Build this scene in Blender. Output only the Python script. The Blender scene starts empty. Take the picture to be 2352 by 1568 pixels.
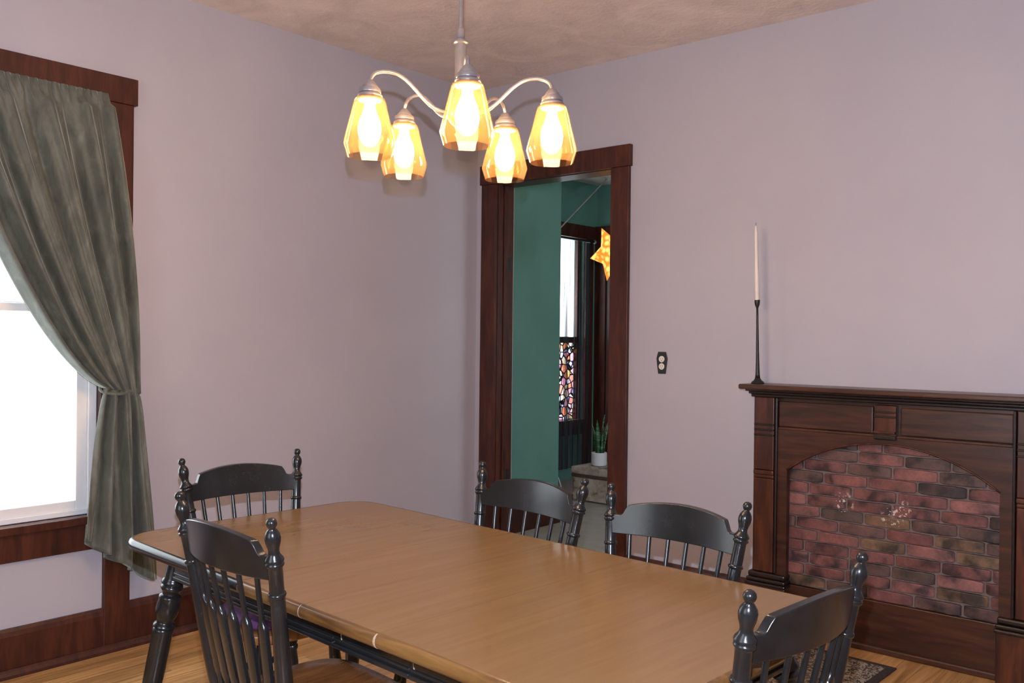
import bpy, bmesh, math, random
from mathutils import Vector, Matrix, Euler

# ------------------------------------------------------------------ camera, world, lights, exposure
scene = bpy.context.scene
COL = scene.collection
rnd = random.Random(7)

CAM = Vector((3.7896, -4.0725, 1.3533))
YAW, PITCH, ROLL, FPX = 0.7094, -0.0052, 0.0114, 2072.27
fwd = Vector((-math.sin(YAW) * math.cos(PITCH), math.cos(YAW) * math.cos(PITCH), math.sin(PITCH)))
rgt = Vector((math.cos(YAW), math.sin(YAW), 0))
upv = rgt.cross(fwd)
r2 = rgt * math.cos(ROLL) + upv * math.sin(ROLL)
u2 = -rgt * math.sin(ROLL) + upv * math.cos(ROLL)
cd = bpy.data.cameras.new('camera')
cd.sensor_fit = 'HORIZONTAL'
cd.sensor_width = 36.0
cd.lens = FPX / 2352 * 36.0
cd.clip_start = 0.02
cam = bpy.data.objects.new('camera', cd)
COL.objects.link(cam)
cam.matrix_world = Matrix(((r2.x, u2.x, -fwd.x, CAM.x), (r2.y, u2.y, -fwd.y, CAM.y), (r2.z, u2.z, -fwd.z, CAM.z), (0, 0, 0, 1)))
scene.camera = cam

world = bpy.data.worlds.new('daylight')
scene.world = world
world.use_nodes = True
wb = world.node_tree.nodes['Background']
wb.inputs['Color'].default_value = (0.86, 0.94, 1.0, 1)
wb.inputs['Strength'].default_value = 3.6

# the photographer's flash, a hand's breadth above the lens
fl = bpy.data.lights.new('camera_flash', 'SPOT')
fl.energy = 190
fl.color = (0.74, 0.80, 1.0)
fl.spot_size = math.radians(110)
fl.spot_blend = 0.25
fl.shadow_soft_size = 0.007
flo = bpy.data.objects.new('camera_flash', fl)
COL.objects.link(flo)
flo.location = CAM + u2 * 0.11 + fwd * 0.03 - r2 * 0.01
flo.rotation_euler = cam.matrix_world.to_euler()

scene.view_settings.view_transform = 'Standard'
scene.view_settings.look = 'None'
scene.view_settings.gamma = 1.0
scene.view_settings.use_curve_mapping = False
scene.view_settings.exposure = 0.68
BULB_POWER = 130.0      # emission strength of each lamp bulb
scene.cycles.use_denoising = True
scene.cycles.max_bounces = 6
scene.cycles.diffuse_bounces = 4
scene.cycles.glossy_bounces = 3
scene.cycles.use_adaptive_sampling = True
scene.cycles.adaptive_threshold = 0.08
scene.cycles.adaptive_min_samples = 16
scene.cycles.transparent_max_bounces = 10
scene.cycles.sample_clamp_indirect = 5.0
scene.cycles.blur_glossy = 0.6


def portal(name, loc, rot, sx, sy):
    a = bpy.data.lights.new(name, 'AREA')
    a.shape = 'RECTANGLE'
    a.size, a.size_y = sx, sy
    a.cycles.is_portal = True
    o = bpy.data.objects.new(name, a)
    COL.objects.link(o)
    o.location = loc
    o.rotation_euler = rot


# ------------------------------------------------------------------ material helpers
MATS = {}


def nt_new(name):
    m = bpy.data.materials.new(name)
    m.use_nodes = True
    nt = m.node_tree
    b = nt.nodes['Principled BSDF']
    MATS[name] = m
    return m, nt, b


def N(nt, t, **kw):
    n = nt.nodes.new(t)
    for k, v in kw.items():
        if k.startswith('i_'):
            n.inputs[k[2:].replace('_', ' ')].default_value = v
        else:
            setattr(n, k, v)
    return n


def ramp(nt, fac, stops):
    r = nt.nodes.new('ShaderNodeValToRGB')
    el = r.color_ramp.elements
    while len(el) < len(stops):
        el.new(0.5)
    for e, (p, c) in zip(el, stops):
        e.position = p
        e.color = (*c, 1) if len(c) == 3 else c
    nt.links.new(fac, r.inputs[0])
    return r


def coords(nt, kind='Object', scale=(1, 1, 1), rot=(0, 0, 0)):
    tc = nt.nodes.new('ShaderNodeTexCoord')
    mp = nt.nodes.new('ShaderNodeMapping')
    mp.inputs['Scale'].default_value = scale
    mp.inputs['Rotation'].default_value = rot
    if kind == 'World':
        g = nt.nodes.new('ShaderNodeNewGeometry')
        nt.links.new(g.outputs['Position'], mp.inputs[0])
    else:
        nt.links.new(tc.outputs[kind], mp.inputs[0])
    return mp.outputs[0]


def noise(nt, vec, scale, detail=4, rough=0.55, dist=0.0):
    n = nt.nodes.new('ShaderNodeTexNoise')
    n.inputs['Scale'].default_value = scale
    n.inputs['Detail'].default_value = detail
    n.inputs['Roughness'].default_value = rough
    n.inputs['Distortion'].default_value = dist
    nt.links.new(vec, n.inputs['Vector'])
    return n.outputs[0]


def mixc(nt, fac, a, b, mode='MIX'):
    m = nt.nodes.new('ShaderNodeMix')
    m.data_type = 'RGBA'
    m.blend_type = mode
    for i, s in ((0, fac), (6, a), (7, b)):
        if hasattr(s, 'is_linked') or hasattr(s, 'links'):
            nt.links.new(s, m.inputs[i])
        elif i == 0:
            m.inputs[0].default_value = s
        else:
            m.inputs[i].default_value = (*s, 1)
    return m.outputs[2]


def bump(nt, b, h, strength=0.2, dist=0.01):
    bp = nt.nodes.new('ShaderNodeBump')
    bp.inputs['Strength'].default_value = strength
    bp.inputs['Distance'].default_value = dist
    nt.links.new(h, bp.inputs['Height'])
    nt.links.new(bp.outputs[0], b.inputs['Normal'])


def plain(name, col, rough=0.5, metal=0.0, spec=0.5, nscale=30, var=0.12, bstr=0.0, kind='Object', scale=(1, 1, 1)):
    """colour with a gentle mottled variation and, if asked, fine relief"""
    m, nt, b = nt_new(name)
    v = coords(nt, kind, scale)
    n = noise(nt, v, nscale, 4)
    d = tuple(max(0, c * (1 - var)) for c in col)
    l = tuple(min(1, c * (1 + var)) for c in col)
    r = ramp(nt, n, [(0.3, d), (0.7, l)])
    nt.links.new(r.outputs[0], b.inputs['Base Color'])
    b.inputs['Roughness'].default_value = rough
    b.inputs['Metallic'].default_value = metal
    b.inputs['Specular IOR Level'].default_value = spec
    if bstr:
        bump(nt, b, n, bstr, 0.004)
    return m


def wood(name, dark, mid, light, rough=0.35, scale=(3, 3, 40), nsc=3.0, coat=0.0, bstr=0.05, rnd_amt=0.0, kind='Object', spec=0.5, detail=6):
    m, nt, b = nt_new(name)
    v = coords(nt, kind, scale)
    if rnd_amt:
        oi = nt.nodes.new('ShaderNodeObjectInfo')
        sc = nt.nodes.new('ShaderNodeVectorMath')
        sc.operation = 'ADD'
        mu = nt.nodes.new('ShaderNodeMath')
        mu.operation = 'MULTIPLY'
        mu.inputs[1].default_value = 57.0
        nt.links.new(oi.outputs['Random'], mu.inputs[0])
        nt.links.new(v, sc.inputs[0])
        nt.links.new(mu.outputs[0], sc.inputs[1])
        v = sc.outputs[0]
    n1 = noise(nt, v, nsc, detail, 0.6, 0.6)
    r = ramp(nt, n1, [(0.28, dark), (0.5, mid), (0.72, light)])
    c = r.outputs[0]
    if rnd_amt:
        rr = ramp(nt, oi.outputs['Random'], [(0, (1 - rnd_amt,) * 3), (1, (1 + rnd_amt,) * 3)])
        c = mixc(nt, 1.0, c, rr.outputs[0], 'MULTIPLY')
    nt.links.new(c, b.inputs['Base Color'])
    b.inputs['Roughness'].default_value = rough
    b.inputs['Specular IOR Level'].default_value = spec
    b.inputs['Coat Weight'].default_value = coat
    b.inputs['Coat Roughness'].default_value = 0.15
    if bstr:
        bump(nt, b, n1, bstr, 0.003)
    return m


# ------------------------------------------------------------------ materials
def make_materials():
    # lavender wall paint with a faint roller texture
    m, nt, b = nt_new('wall_paint')
    v = coords(nt, 'World')
    n = noise(nt, v, 1.6, 3)
    f = noise(nt, v, 160, 2)
    r = ramp(nt, n, [(0.3, (0.415, 0.40, 0.445)), (0.7, (0.445, 0.43, 0.475))])
    nt.links.new(r.outputs[0], b.inputs['Base Color'])
    b.inputs['Roughness'].default_value = 0.5
    b.inputs['Specular IOR Level'].default_value = 0.35
    bump(nt, b, f, 0.05, 0.002)
    # stippled and swirled plaster ceiling
    m, nt, b = nt_new('ceiling_plaster')
    v = coords(nt, 'World')
    n = noise(nt, v, 3.2, 5, 0.6, 1.2)
    f = noise(nt, v, 46, 4)
    r = ramp(nt, n, [(0.3, (0.63, 0.545, 0.50)), (0.72, (0.81, 0.71, 0.645))])
    nt.links.new(r.outputs[0], b.inputs['Base Color'])
    b.inputs['Roughness'].default_value = 0.8
    ad = nt.nodes.new('ShaderNodeMath')
    ad.operation = 'ADD'
    nt.links.new(n, ad.inputs[0])
    nt.links.new(f, ad.inputs[1])
    bump(nt, b, ad.outputs[0], 0.3, 0.012)
    plain('green_paint', (0.12, 0.27, 0.22), 0.45, nscale=3, var=0.08, kind='World')
    wood('dark_trim', (0.026, 0.007, 0.004), (0.056, 0.014, 0.0075), (0.095, 0.026, 0.012), 0.4, (9, 9, 1.3), 3.0, coat=0.06, spec=0.4, kind='World')
    wood('mantel_wood', (0.02, 0.006, 0.0035), (0.058, 0.015, 0.006), (0.13, 0.034, 0.010), 0.33, (9, 9, 1.2), 2.6, coat=0.1, spec=0.45, kind='World')
    wood('mantel_wood_across', (0.02, 0.007, 0.004), (0.05, 0.017, 0.009), (0.09, 0.032, 0.015), 0.33, (1.2, 9, 12), 2.6, coat=0.1, spec=0.45, kind='World')
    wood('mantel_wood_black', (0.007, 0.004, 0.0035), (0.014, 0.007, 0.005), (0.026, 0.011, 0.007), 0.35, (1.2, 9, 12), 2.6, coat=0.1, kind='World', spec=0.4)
    wood('floor_oak', (0.34, 0.155, 0.05), (0.60, 0.33, 0.115), (0.80, 0.50, 0.21), 0.3, (26, 1.4, 1), 2.0, coat=0.3, rnd_amt=0.16)
    wood('table_laminate', (0.193, 0.110, 0.047), (0.207, 0.120, 0.052), (0.222, 0.131, 0.058), 0.23, (16, 1.2, 1), 2.2, coat=0.0, bstr=0.0, spec=0.38, detail=2.5)
    wood('table_edge_wood', (0.05, 0.02, 0.006), (0.13, 0.06, 0.016), (0.22, 0.11, 0.032), 0.3, (1.5, 18, 18), 2.5, coat=0.3)
    wood('seat_wood', (0.16, 0.06, 0.018), (0.26, 0.10, 0.03), (0.34, 0.15, 0.05), 0.25, (20, 2, 2), 2.4, coat=0.4)
    # black brushed-on paint, a little worn
    m, nt, b = nt_new('black_paint')
    v = coords(nt, 'Object')
    n = noise(nt, v, 18, 6, 0.7)
    r = ramp(nt, n, [(0.3, (0.007, 0.0075, 0.008)), (0.66, (0.015, 0.016, 0.017)), (0.82, (0.032, 0.03, 0.029))])
    nt.links.new(r.outputs[0], b.inputs['Base Color'])
    b.inputs['Roughness'].default_value = 0.24
    b.inputs['Specular IOR Level'].default_value = 0.5
    bump(nt, b, n, 0.05, 0.002)
    # worn black on the table edge, rubbed back to wood along the leaves
    m, nt, b = nt_new('pale_chip')
    b.inputs['Base Color'].default_value = (0.42, 0.30, 0.22, 1)
    b.inputs['Roughness'].default_value = 0.6
    m, nt, b = nt_new('velvet')
    v = coords(nt, 'World', (3, 3, 1))
    n1 = noise(nt, v, 6.0, 5, 0.65, 0.6)
    n2 = noise(nt, v, 160, 2)
    r = ramp(nt, n1, [(0.30, (0.066, 0.070, 0.056)), (0.5, (0.10, 0.105, 0.083)), (0.72, (0.16, 0.168, 0.136))])
    nt.links.new(r.outputs[0], b.inputs['Base Color'])
    b.inputs['Roughness'].default_value = 0.75
    b.inputs['Sheen Weight'].default_value = 0.6
    b.inputs['Sheen Roughness'].default_value = 0.35
    b.inputs['Sheen Tint'].default_value = (0.75, 0.85, 0.75, 1)
    bump(nt, b, n2, 0.1, 0.002)
    plain('white_vinyl', (0.80, 0.80, 0.79), 0.35, nscale=8, var=0.03)
    plain('pale_edge_tone', (0.60, 0.55, 0.50), 0.6, nscale=30, var=0.1)
    # window glass
    m, nt, b = nt_new('window_glass')
    out = nt.nodes['Material Output']
    t = N(nt, 'ShaderNodeBsdfTransparent')
    g = N(nt, 'ShaderNodeBsdfGlossy')
    g.inputs['Roughness'].default_value = 0.02
    mx = N(nt, 'ShaderNodeMixShader')
    mx.inputs[0].default_value = 0.05
    nt.links.new(t.outputs[0], mx.inputs[1])
    nt.links.new(g.outputs[0], mx.inputs[2])
    nt.links.new(mx.outputs[0], out.inputs[0])
    # stained glass in the far window: round medallions of pale, rose and amber glass with dark leading
    m, nt, b = nt_new('stained_glass')
    out = nt.nodes['Material Output']
    v = coords(nt, 'Object')
    vo = N(nt, 'ShaderNodeTexVoronoi', feature='F1')
    vo.inputs['Scale'].default_value = 17
    nt.links.new(v, vo.inputs['Vector'])
    sp = N(nt, 'ShaderNodeSeparateColor')
    nt.links.new(vo.outputs['Color'], sp.inputs[0])
    cr = ramp(nt, sp.outputs[0], [(0.0, (0.9, 0.45, 0.25)), (0.3, (0.85, 0.5, 0.65)), (0.55, (0.95, 0.85, 0.7)), (0.8, (0.45, 0.5, 0.8)), (1.0, (0.95, 0.7, 0.3))])
    ve = N(nt, 'ShaderNodeTexVoronoi', feature='DISTANCE_TO_EDGE')
    ve.inputs['Scale'].default_value = 17
    nt.links.new(v, ve.inputs['Vector'])
    lead = ramp(nt, ve.outputs['Distance'], [(0.05, (0, 0, 0)), (0.09, (1, 1, 1))])
    col = mixc(nt, 1.0, cr.outputs[0], lead.outputs[0], 'MULTIPLY')
    t = N(nt, 'ShaderNodeBsdfTransparent')
    nt.links.new(col, t.inputs[0])
    nt.links.new(t.outputs[0], out.inputs[0])
    # thin black voile
    m, nt, b = nt_new('black_sheer')
    out = nt.nodes['Material Output']
    b.inputs['Base Color'].default_value = (0.02, 0.02, 0.026, 1)
    b.inputs['Roughness'].default_value = 0.7
    t = N(nt, 'ShaderNodeBsdfTransparent')
    v = coords(nt, 'UV', (9, 0.6, 1))
    n = noise(nt, v, 2.2, 2)
    r = ramp(nt, n, [(0.36, (0.12,) * 3), (0.62, (0.93,) * 3)])
    mx = N(nt, 'ShaderNodeMixShader')
    nt.links.new(r.outputs[0], mx.inputs[0])
    nt.links.new(t.outputs[0], mx.inputs[1])
    nt.links.new(b.outputs[0], mx.inputs[2])
    nt.links.new(mx.outputs[0], out.inputs[0])
    plain('pewter', (0.24, 0.215, 0.215), 0.33, 0.55, nscale=60, var=0.08)
    # clear amber-tinged lamp glass
    m, nt, b = nt_new('lamp_glass')
    out = nt.nodes['Material Output']
    t = N(nt, 'ShaderNodeBsdfTransparent')
    t.inputs[0].default_value = (1.0, 0.90, 0.76, 1)
    tr = N(nt, 'ShaderNodeBsdfTranslucent')
    tr.inputs[0].default_value = (1.0, 0.50, 0.20, 1)
    g = N(nt, 'ShaderNodeBsdfGlossy')
    g.inputs['Roughness'].default_value = 0.05
    m1 = N(nt, 'ShaderNodeMixShader')
    m1.inputs[0].default_value = 0.018
    nt.links.new(t.outputs[0], m1.inputs[1])
    nt.links.new(tr.outputs[0], m1.inputs[2])
    lw = N(nt, 'ShaderNodeLayerWeight')
    lw.inputs['Blend'].default_value = 0.25
    m2 = N(nt, 'ShaderNodeMixShader')
    sc = N(nt, 'ShaderNodeMath', operation='MULTIPLY')
    sc.inputs[1].default_value = 0.3
    nt.links.new(lw.outputs['Fresnel'], sc.inputs[0])
    nt.links.new(sc.outputs[0], m2.inputs[0])
    nt.links.new(m1.outputs[0], m2.inputs[1])
    nt.links.new(g.outputs[0], m2.inputs[2])
    nt.links.new(m2.outputs[0], out.inputs[0])
    m, nt, b = nt_new('bulb_glow')
    b.inputs['Base Color'].default_value = (1, 0.8, 0.5, 1)
    b.inputs['Emission Color'].default_value = (1.0, 0.72, 0.44, 1)
    b.inputs['Emission Strength'].default_value = BULB_POWER
    # bricks
    m, nt, b = nt_new('brick_clay')
    oi = N(nt, 'ShaderNodeObjectInfo')
    v = coords(nt, 'World')
    base = ramp(nt, oi.outputs['Random'], [(0.0, (0.155, 0.058, 0.049)), (0.2, (0.20, 0.077, 0.066)), (0.34, (0.10, 0.054, 0.045)), (0.46, (0.18, 0.067, 0.058)),
                                           (0.62, (0.085, 0.055, 0.042)), (0.72, (0.235, 0.10, 0.088)), (0.84, (0.16, 0.092, 0.05)), (0.91, (0.115, 0.058, 0.048)), (0.96, (0.20, 0.12, 0.065))])
    base.color_ramp.interpolation = 'CONSTANT'
    ofs = N(nt, 'ShaderNodeVectorMath', operation='ADD')
    mul = N(nt, 'ShaderNodeMath', operation='MULTIPLY')
    mul.inputs[1].default_value = 43.0
    nt.links.new(oi.outputs['Random'], mul.inputs[0])
    nt.links.new(v, ofs.inputs[0])
    nt.links.new(mul.outputs[0], ofs.inputs[1])
    sm = noise(nt, ofs.outputs[0], 11, 3, 0.5, 0.2)
    smr = ramp(nt, sm, [(0.36, (0.22, 0.24, 0.27)), (0.5, (0.85, 0.85, 0.85)), (0.7, (1.3, 1.2, 1.15))])
    c = mixc(nt, 1.0, base.outputs[0], smr.outputs[0], 'MULTIPLY')
    fine = noise(nt, v, 90, 4, 0.6)
    fr = ramp(nt, fine, [(0.3, (0.8, 0.8, 0.8)), (0.7, (1.15, 1.15, 1.15))])
    c = mixc(nt, 1.0, c, fr.outputs[0], 'MULTIPLY')
    # two patches of pale flaked paint
    fleck = noise(nt, v, 75, 2, 0.5)
    fk = ramp(nt, fleck, [(0.56, (0, 0, 0)), (0.60, (1, 1, 1))])
    mk = None
    geo = N(nt, 'ShaderNodeNewGeometry')
    for p in ((2.30, -0.05, 0.632), (2.545, -0.05, 0.628), (2.505, -0.05, 0.592)):
        ds = N(nt, 'ShaderNodeVectorMath', operation='DISTANCE')
        nt.links.new(geo.outputs['Position'], ds.inputs[0])
        ds.inputs[1].default_value = p
        rr = ramp(nt, ds.outputs['Value'], [(0.03, (1, 1, 1)), (0.05, (0, 0, 0))])
        mk = rr.outputs[0] if mk is None else mixc(nt, 1.0, mk, rr.outputs[0], 'LIGHTEN')
    mk = mixc(nt, 1.0, mk, fk.outputs[0], 'MULTIPLY')
    c = mixc(nt, mk, c, (0.55, 0.47, 0.40))
    nt.links.new(c, b.inputs['Base Color'])
    b.inputs['Roughness'].default_value = 0.6
    bump(nt, b, fine, 0.35, 0.003)
    plain('mortar', (0.165, 0.128, 0.118), 0.9, nscale=60, var=0.2, bstr=0.3, kind='World')
    plain('outlet_black', (0.012, 0.012, 0.012), 0.35)
    plain('outlet_white', (0.72, 0.68, 0.60), 0.35, var=0.03)
    plain('iron_black', (0.03, 0.029, 0.028), 0.4, 0.5, nscale=80, var=0.3)
    plain('candle_wax', (0.72, 0.66, 0.60), 0.45, var=0.03)
    plain('wick_black', (0.03, 0.025, 0.02), 0.8)
    plain('purple_fabric', (0.085, 0.022, 0.10), 0.85, nscale=120, var=0.25)
    plain('carpet', (0.42, 0.39, 0.36), 0.95, nscale=9, var=0.1, bstr=0.2, kind='World')
    # rug: cream and dark brown leafy marks
    m, nt, b = nt_new('rug_pile')
    v = coords(nt, 'Object', (1, 1, 1), (0, 0, 0.35))
    n = noise(nt, v, 58, 2, 0.5, 1.4)
    r = ramp(nt, n, [(0.46, (0.05, 0.035, 0.028)), (0.53, (0.36, 0.31, 0.24))])
    nt.links.new(r.outputs[0], b.inputs['Base Color'])
    b.inputs['Roughness'].default_value = 0.95
    plain('rug_border', (0.04, 0.028, 0.024), 0.95, nscale=90, var=0.3)
    # distressed whitewash on the trunk
    m, nt, b = nt_new('distressed_white')
    v = coords(nt, 'World', (1, 1, 1))
    n = noise(nt, v, 9, 6, 0.65, 0.5)
    r = ramp(nt, n, [(0.36, (0.10, 0.065, 0.045)), (0.45, (0.36, 0.31, 0.24)), (0.62, (0.52, 0.48, 0.40))])
    nt.links.new(r.outputs[0], b.inputs['Base Color'])
    b.inputs['Roughness'].default_value = 0.7
    plain('rust_brown', (0.09, 0.05, 0.035), 0.7, nscale=25, var=0.35)
    plain('pot_white', (0.74, 0.77, 0.82), 0.3, var=0.02)
    plain('soil', (0.03, 0.02, 0.013), 0.95, nscale=80, var=0.4)
    m, nt, b = nt_new('snake_leaf')
    v = coords(nt, 'Object', (2, 2, 16))
    n = noise(nt, v, 3.5, 3, 0.6, 1.0)
    r = ramp(nt, n, [(0.38, (0.015, 0.06, 0.025)), (0.5, (0.045, 0.15, 0.06)), (0.66, (0.22, 0.38, 0.22))])
    nt.links.new(r.outputs[0], b.inputs['Base Color'])
    b.inputs['Roughness'].default_value = 0.4
    plain('amber_glass', (0.45, 0.12, 0.015), 0.15)
    # lit paper star, punched with holes
    m, nt, b = nt_new('star_paper')
    v = coords(nt, 'Object')
    vo = N(nt, 'ShaderNodeTexVoronoi', feature='F1')
    vo.inputs['Scale'].default_value = 26
    nt.links.new(v, vo.inputs['Vector'])
    r = ramp(nt, vo.outputs['Distance'], [(0.25, (1.0, 0.62, 0.16)), (0.6, (0.55, 0.16, 0.012))])
    b.inputs['Base Color'].default_value = (0.5, 0.2, 0.03, 1)
    nt.links.new(r.outputs[0], b.inputs['Emission Color'])
    b.inputs['Emission Strength'].default_value = 1.1
    plain('cord_white', (0.55, 0.52, 0.48), 0.5)


make_materials()


# ------------------------------------------------------------------ geometry helpers
def obj(name, bm, mat, parent=None, loc=None, rot=None, smooth=None, bevel=None):
    me = bpy.data.meshes.new(name)
    bmesh.ops.recalc_face_normals(bm, faces=bm.faces)
    bm.to_mesh(me)
    bm.free()
    me.materials.append(MATS[mat])
    o = bpy.data.objects.new(name, me)
    COL.objects.link(o)
    if parent:
        o.parent = parent
    if loc is not None:
        o.location = loc
    if rot is not None:
        o.rotation_euler = rot
    if smooth:
        for p in me.polygons:
            p.use_smooth = True
        if smooth is not True:
            me.set_sharp_from_angle(angle=math.radians(smooth))
    if bevel:
        b = o.modifiers.new('soft_edge', 'BEVEL')
        b.width = bevel
        b.segments = 2
        b.limit_method = 'ANGLE'
    return o


def empty(name, loc, rot=(0, 0, 0)):
    o = bpy.data.objects.new(name, None)
    COL.objects.link(o)
    o.location = loc
    o.rotation_euler = rot
    o.empty_display_size = 0.05
    return o


def tag(o, label, cat, group=None):
    o['label'] = label
    o['category'] = cat
    if group:
        o['group'] = group
    return o


def struct(o, label=None):
    o['kind'] = 'structure'
    if label:
        o['label'] = label
    return o


def box(bm, x0, x1, y0, y1, z0, z1):
    vs = [bm.verts.new((x, y, z)) for z in (z0, z1) for y in (y0, y1) for x in (x0, x1)]
    for f in ((0, 2, 3, 1), (4, 5, 7, 6), (0, 1, 5, 4), (2, 6, 7, 3), (0, 4, 6, 2), (1, 3, 7, 5)):
        bm.faces.new([vs[i] for i in f])
    return vs


def B(*a):
    bm = bmesh.new()
    box(bm, *a)
    return bm


def lathe(prof, seg=20, axis0=None, axis1=None, bm=None):
    """revolve (r, t) about the line axis0 -> axis1 (t measured in metres from axis0)"""
    bm = bm or bmesh.new()
    a = Vector(axis0) if axis0 is not None else Vector((0, 0, 0))
    d = (Vector(axis1) - a).normalized() if axis1 is not None else Vector((0, 0, 1))
    q = d.to_track_quat('Z', 'Y')
    e1, e2 = q @ Vector((1, 0, 0)), q @ Vector((0, 1, 0))
    rings = []
    for r, t in prof:
        c = a + d * t
        if r < 1e-5:
            rings.append([bm.verts.new(c)])
        else:
            rings.append([bm.verts.new(c + e1 * (r * math.cos(2 * math.pi * i / seg)) + e2 * (r * math.sin(2 * math.pi * i / seg))) for i in range(seg)])
    for p, n in zip(rings, rings[1:]):
        if len(p) == 1 and len(n) == 1:
            continue
        for i in range(seg):
            j = (i + 1) % seg
            if len(p) == 1:
                bm.faces.new((p[0], n[i], n[j]))
            elif len(n) == 1:
                bm.faces.new((p[i], n[0], p[j]))
            else:
                bm.faces.new((p[i], n[i], n[j], p[j]))
    for ring in (rings[0], rings[-1]):
        if len(ring) > 2:
            bm.faces.new(ring)
    return bm


def open_lathe(prof, seg=28, thick=0.0):
    """revolve with no end caps (shades)"""
    bm = bmesh.new()
    rings = [[bm.verts.new((r * math.cos(2 * math.pi * i / seg), r * math.sin(2 * math.pi * i / seg), z)) for i in range(seg)] for r, z in prof]
    for p, n in zip(rings, rings[1:]):
        for i in range(seg):
            j = (i + 1) % seg
            bm.faces.new((p[i], n[i], n[j], p[j]))
    return bm


def tube(pts, rad, seg=10, bm=None):
    bm = bm or bmesh.new()
    pts = [Vector(p) for p in pts]
    rads = rad if isinstance(rad, (list, tuple)) else [rad] * len(pts)
    prev = None
    rings = []
    for i, p in enumerate(pts):
        d = (pts[min(i + 1, len(pts) - 1)] - pts[max(i - 1, 0)]).normalized()
        if prev is None:
            e = d.orthogonal().normalized()
        else:
            e = (prev - d * prev.dot(d)).normalized()
        prev = e
        f = d.cross(e)
        rings.append([bm.verts.new(p + (e * math.cos(2 * math.pi * k / seg) + f * math.sin(2 * math.pi * k / seg)) * rads[i]) for k in range(seg)])
    for a, b in zip(rings, rings[1:]):
        for k in range(seg):
            j = (k + 1) % seg
            bm.faces.new((a[k], a[j], b[j], b[k]))
    bm.faces.new(rings[0])
    bm.faces.new(rings[-1])
    return bm


def prism(poly, t0, t1, axis='y', bm=None):
    """polygon given in the two other axes, extruded along axis"""
    bm = bm or bmesh.new()

    def P(p, t):
        if axis == 'y':
            return (p[0], t, p[1])
        if axis == 'x':
            return (t, p[0], p[1])
        return (p[0], p[1], t)
    a = [bm.verts.new(P(p, t0)) for p in poly]
    b = [bm.verts.new(P(p, t1)) for p in poly]
    bm.faces.new(a)
    bm.faces.new(list(reversed(b)))
    for i in range(len(poly)):
        j = (i + 1) % len(poly)
        bm.faces.new((a[i], a[j], b[j], b[i]))
    return bm


def bez(p0, p1, p2, p3, n):
    out = []
    for i in range(n + 1):
        t = i / n
        s = 1 - t
        out.append(Vector(p0) * s ** 3 + Vector(p1) * 3 * s * s * t + Vector(p2) * 3 * s * t * t + Vector(p3) * t ** 3)
    return out


def wall_mesh(axis, inner, outer, us, zs, holes):
    """wall slab with rectangular openings. axis 'x': plane x=inner..outer, us along y; axis 'y': us along x"""
    bm = bmesh.new()

    def solid(i, k):
        if not (0 <= i < len(us) - 1 and 0 <= k < len(zs) - 1):
            return False
        um, zm = (us[i] + us[i + 1]) / 2, (zs[k] + zs[k + 1]) / 2
        return not any(h[0] < um < h[1] and h[2] < zm < h[3] for h in holes)

    def V(t, u, z):
        return bm.verts.new((t, u, z) if axis == 'x' else (u, t, z))
    for i in range(len(us) - 1):
        for k in range(len(zs) - 1):
            if not solid(i, k):
                continue
            a, b, c, d = us[i], us[i + 1], zs[k], zs[k + 1]
            for t in (inner, outer):
                bm.faces.new([V(t, a, c), V(t, b, c), V(t, b, d), V(t, a, d)])
            for di, dk, e in ((-1, 0, ((a, c), (a, d))), (1, 0, ((b, c), (b, d))), (0, -1, ((a, c), (b, c))), (0, 1, ((a, d), (b, d)))):
                if not solid(i + di, k + dk):
                    (u0, z0), (u1, z1) = e
                    bm.faces.new([V(inner, u0, z0), V(inner, u1, z1), V(outer, u1, z1), V(outer, u0, z0)])
    bmesh.ops.remove_doubles(bm, verts=bm.verts, dist=1e-5)
    return bm


# ------------------------------------------------------------------ room shell
H = 2.86
XR, YF = 4.75, -5.3                 # the two walls behind the camera
# window in the left wall
WY0, WY1, WZ0, WZ1 = -3.42, -2.305, 0.592, 2.33
# doorway in the right-hand wall
DX0, DX1, DZ = 0.155, 1.022, 2.290
WT = 0.14

floor = struct(obj('floor', B(-0.18, XR + 0.1, YF - 0.1, 0.0, -0.06, -0.012), 'dark_trim'), 'honey coloured strip wood floor')
# floor boards run along the window wall; each is its own piece
pw = 0.083
proto_boards = {}
x = 0.0
row = 0
while x < XR:
    y = YF - rnd.uniform(0.0, 1.2)
    while y < 0.0:
        L = rnd.choice((1.35, 1.8, 2.25))
        y0, y1 = max(y, YF), min(y + L, 0.0)
        y += L
        if y1 - y0 < 0.1:
            continue
        key = round(y1 - y0, 2)
        if key not in proto_boards:
            bm = B(-pw / 2 + 0.0004, pw / 2 - 0.0004, -key / 2 + 0.0005, key / 2 - 0.0005, -0.012, 0.0)
            ob = obj('floor_board', bm, 'floor_oak', floor)
            proto_boards[key] = ob
        else:
            ob = proto_boards[key].copy()
            COL.objects.link(ob)
            ob.parent = floor
        ob.location = (x + pw / 2, (y0 + y1) / 2, 0)
    x += pw
    row += 1

struct(obj('ceiling', B(-0.16, XR + 0.1, YF - 0.1, WT, H, H + 0.1), 'ceiling_plaster'), 'mottled tan plaster ceiling')
wl = struct(obj('wall_left', wall_mesh('x', 0.0, -0.16, [YF, WY0, WY1, 0.0], [0, WZ0, WZ1, H], [(WY0, WY1, WZ0, WZ1)]), 'wall_paint'), 'lavender painted wall with the curtained window')
wr = struct(obj('wall_right', wall_mesh('y', 0.0, WT, [-0.16, DX0, DX1, XR], [0, DZ, H], [(DX0, DX1, 0, DZ)]), 'wall_paint'), 'lavender painted wall with doorway and fireplace')
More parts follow.
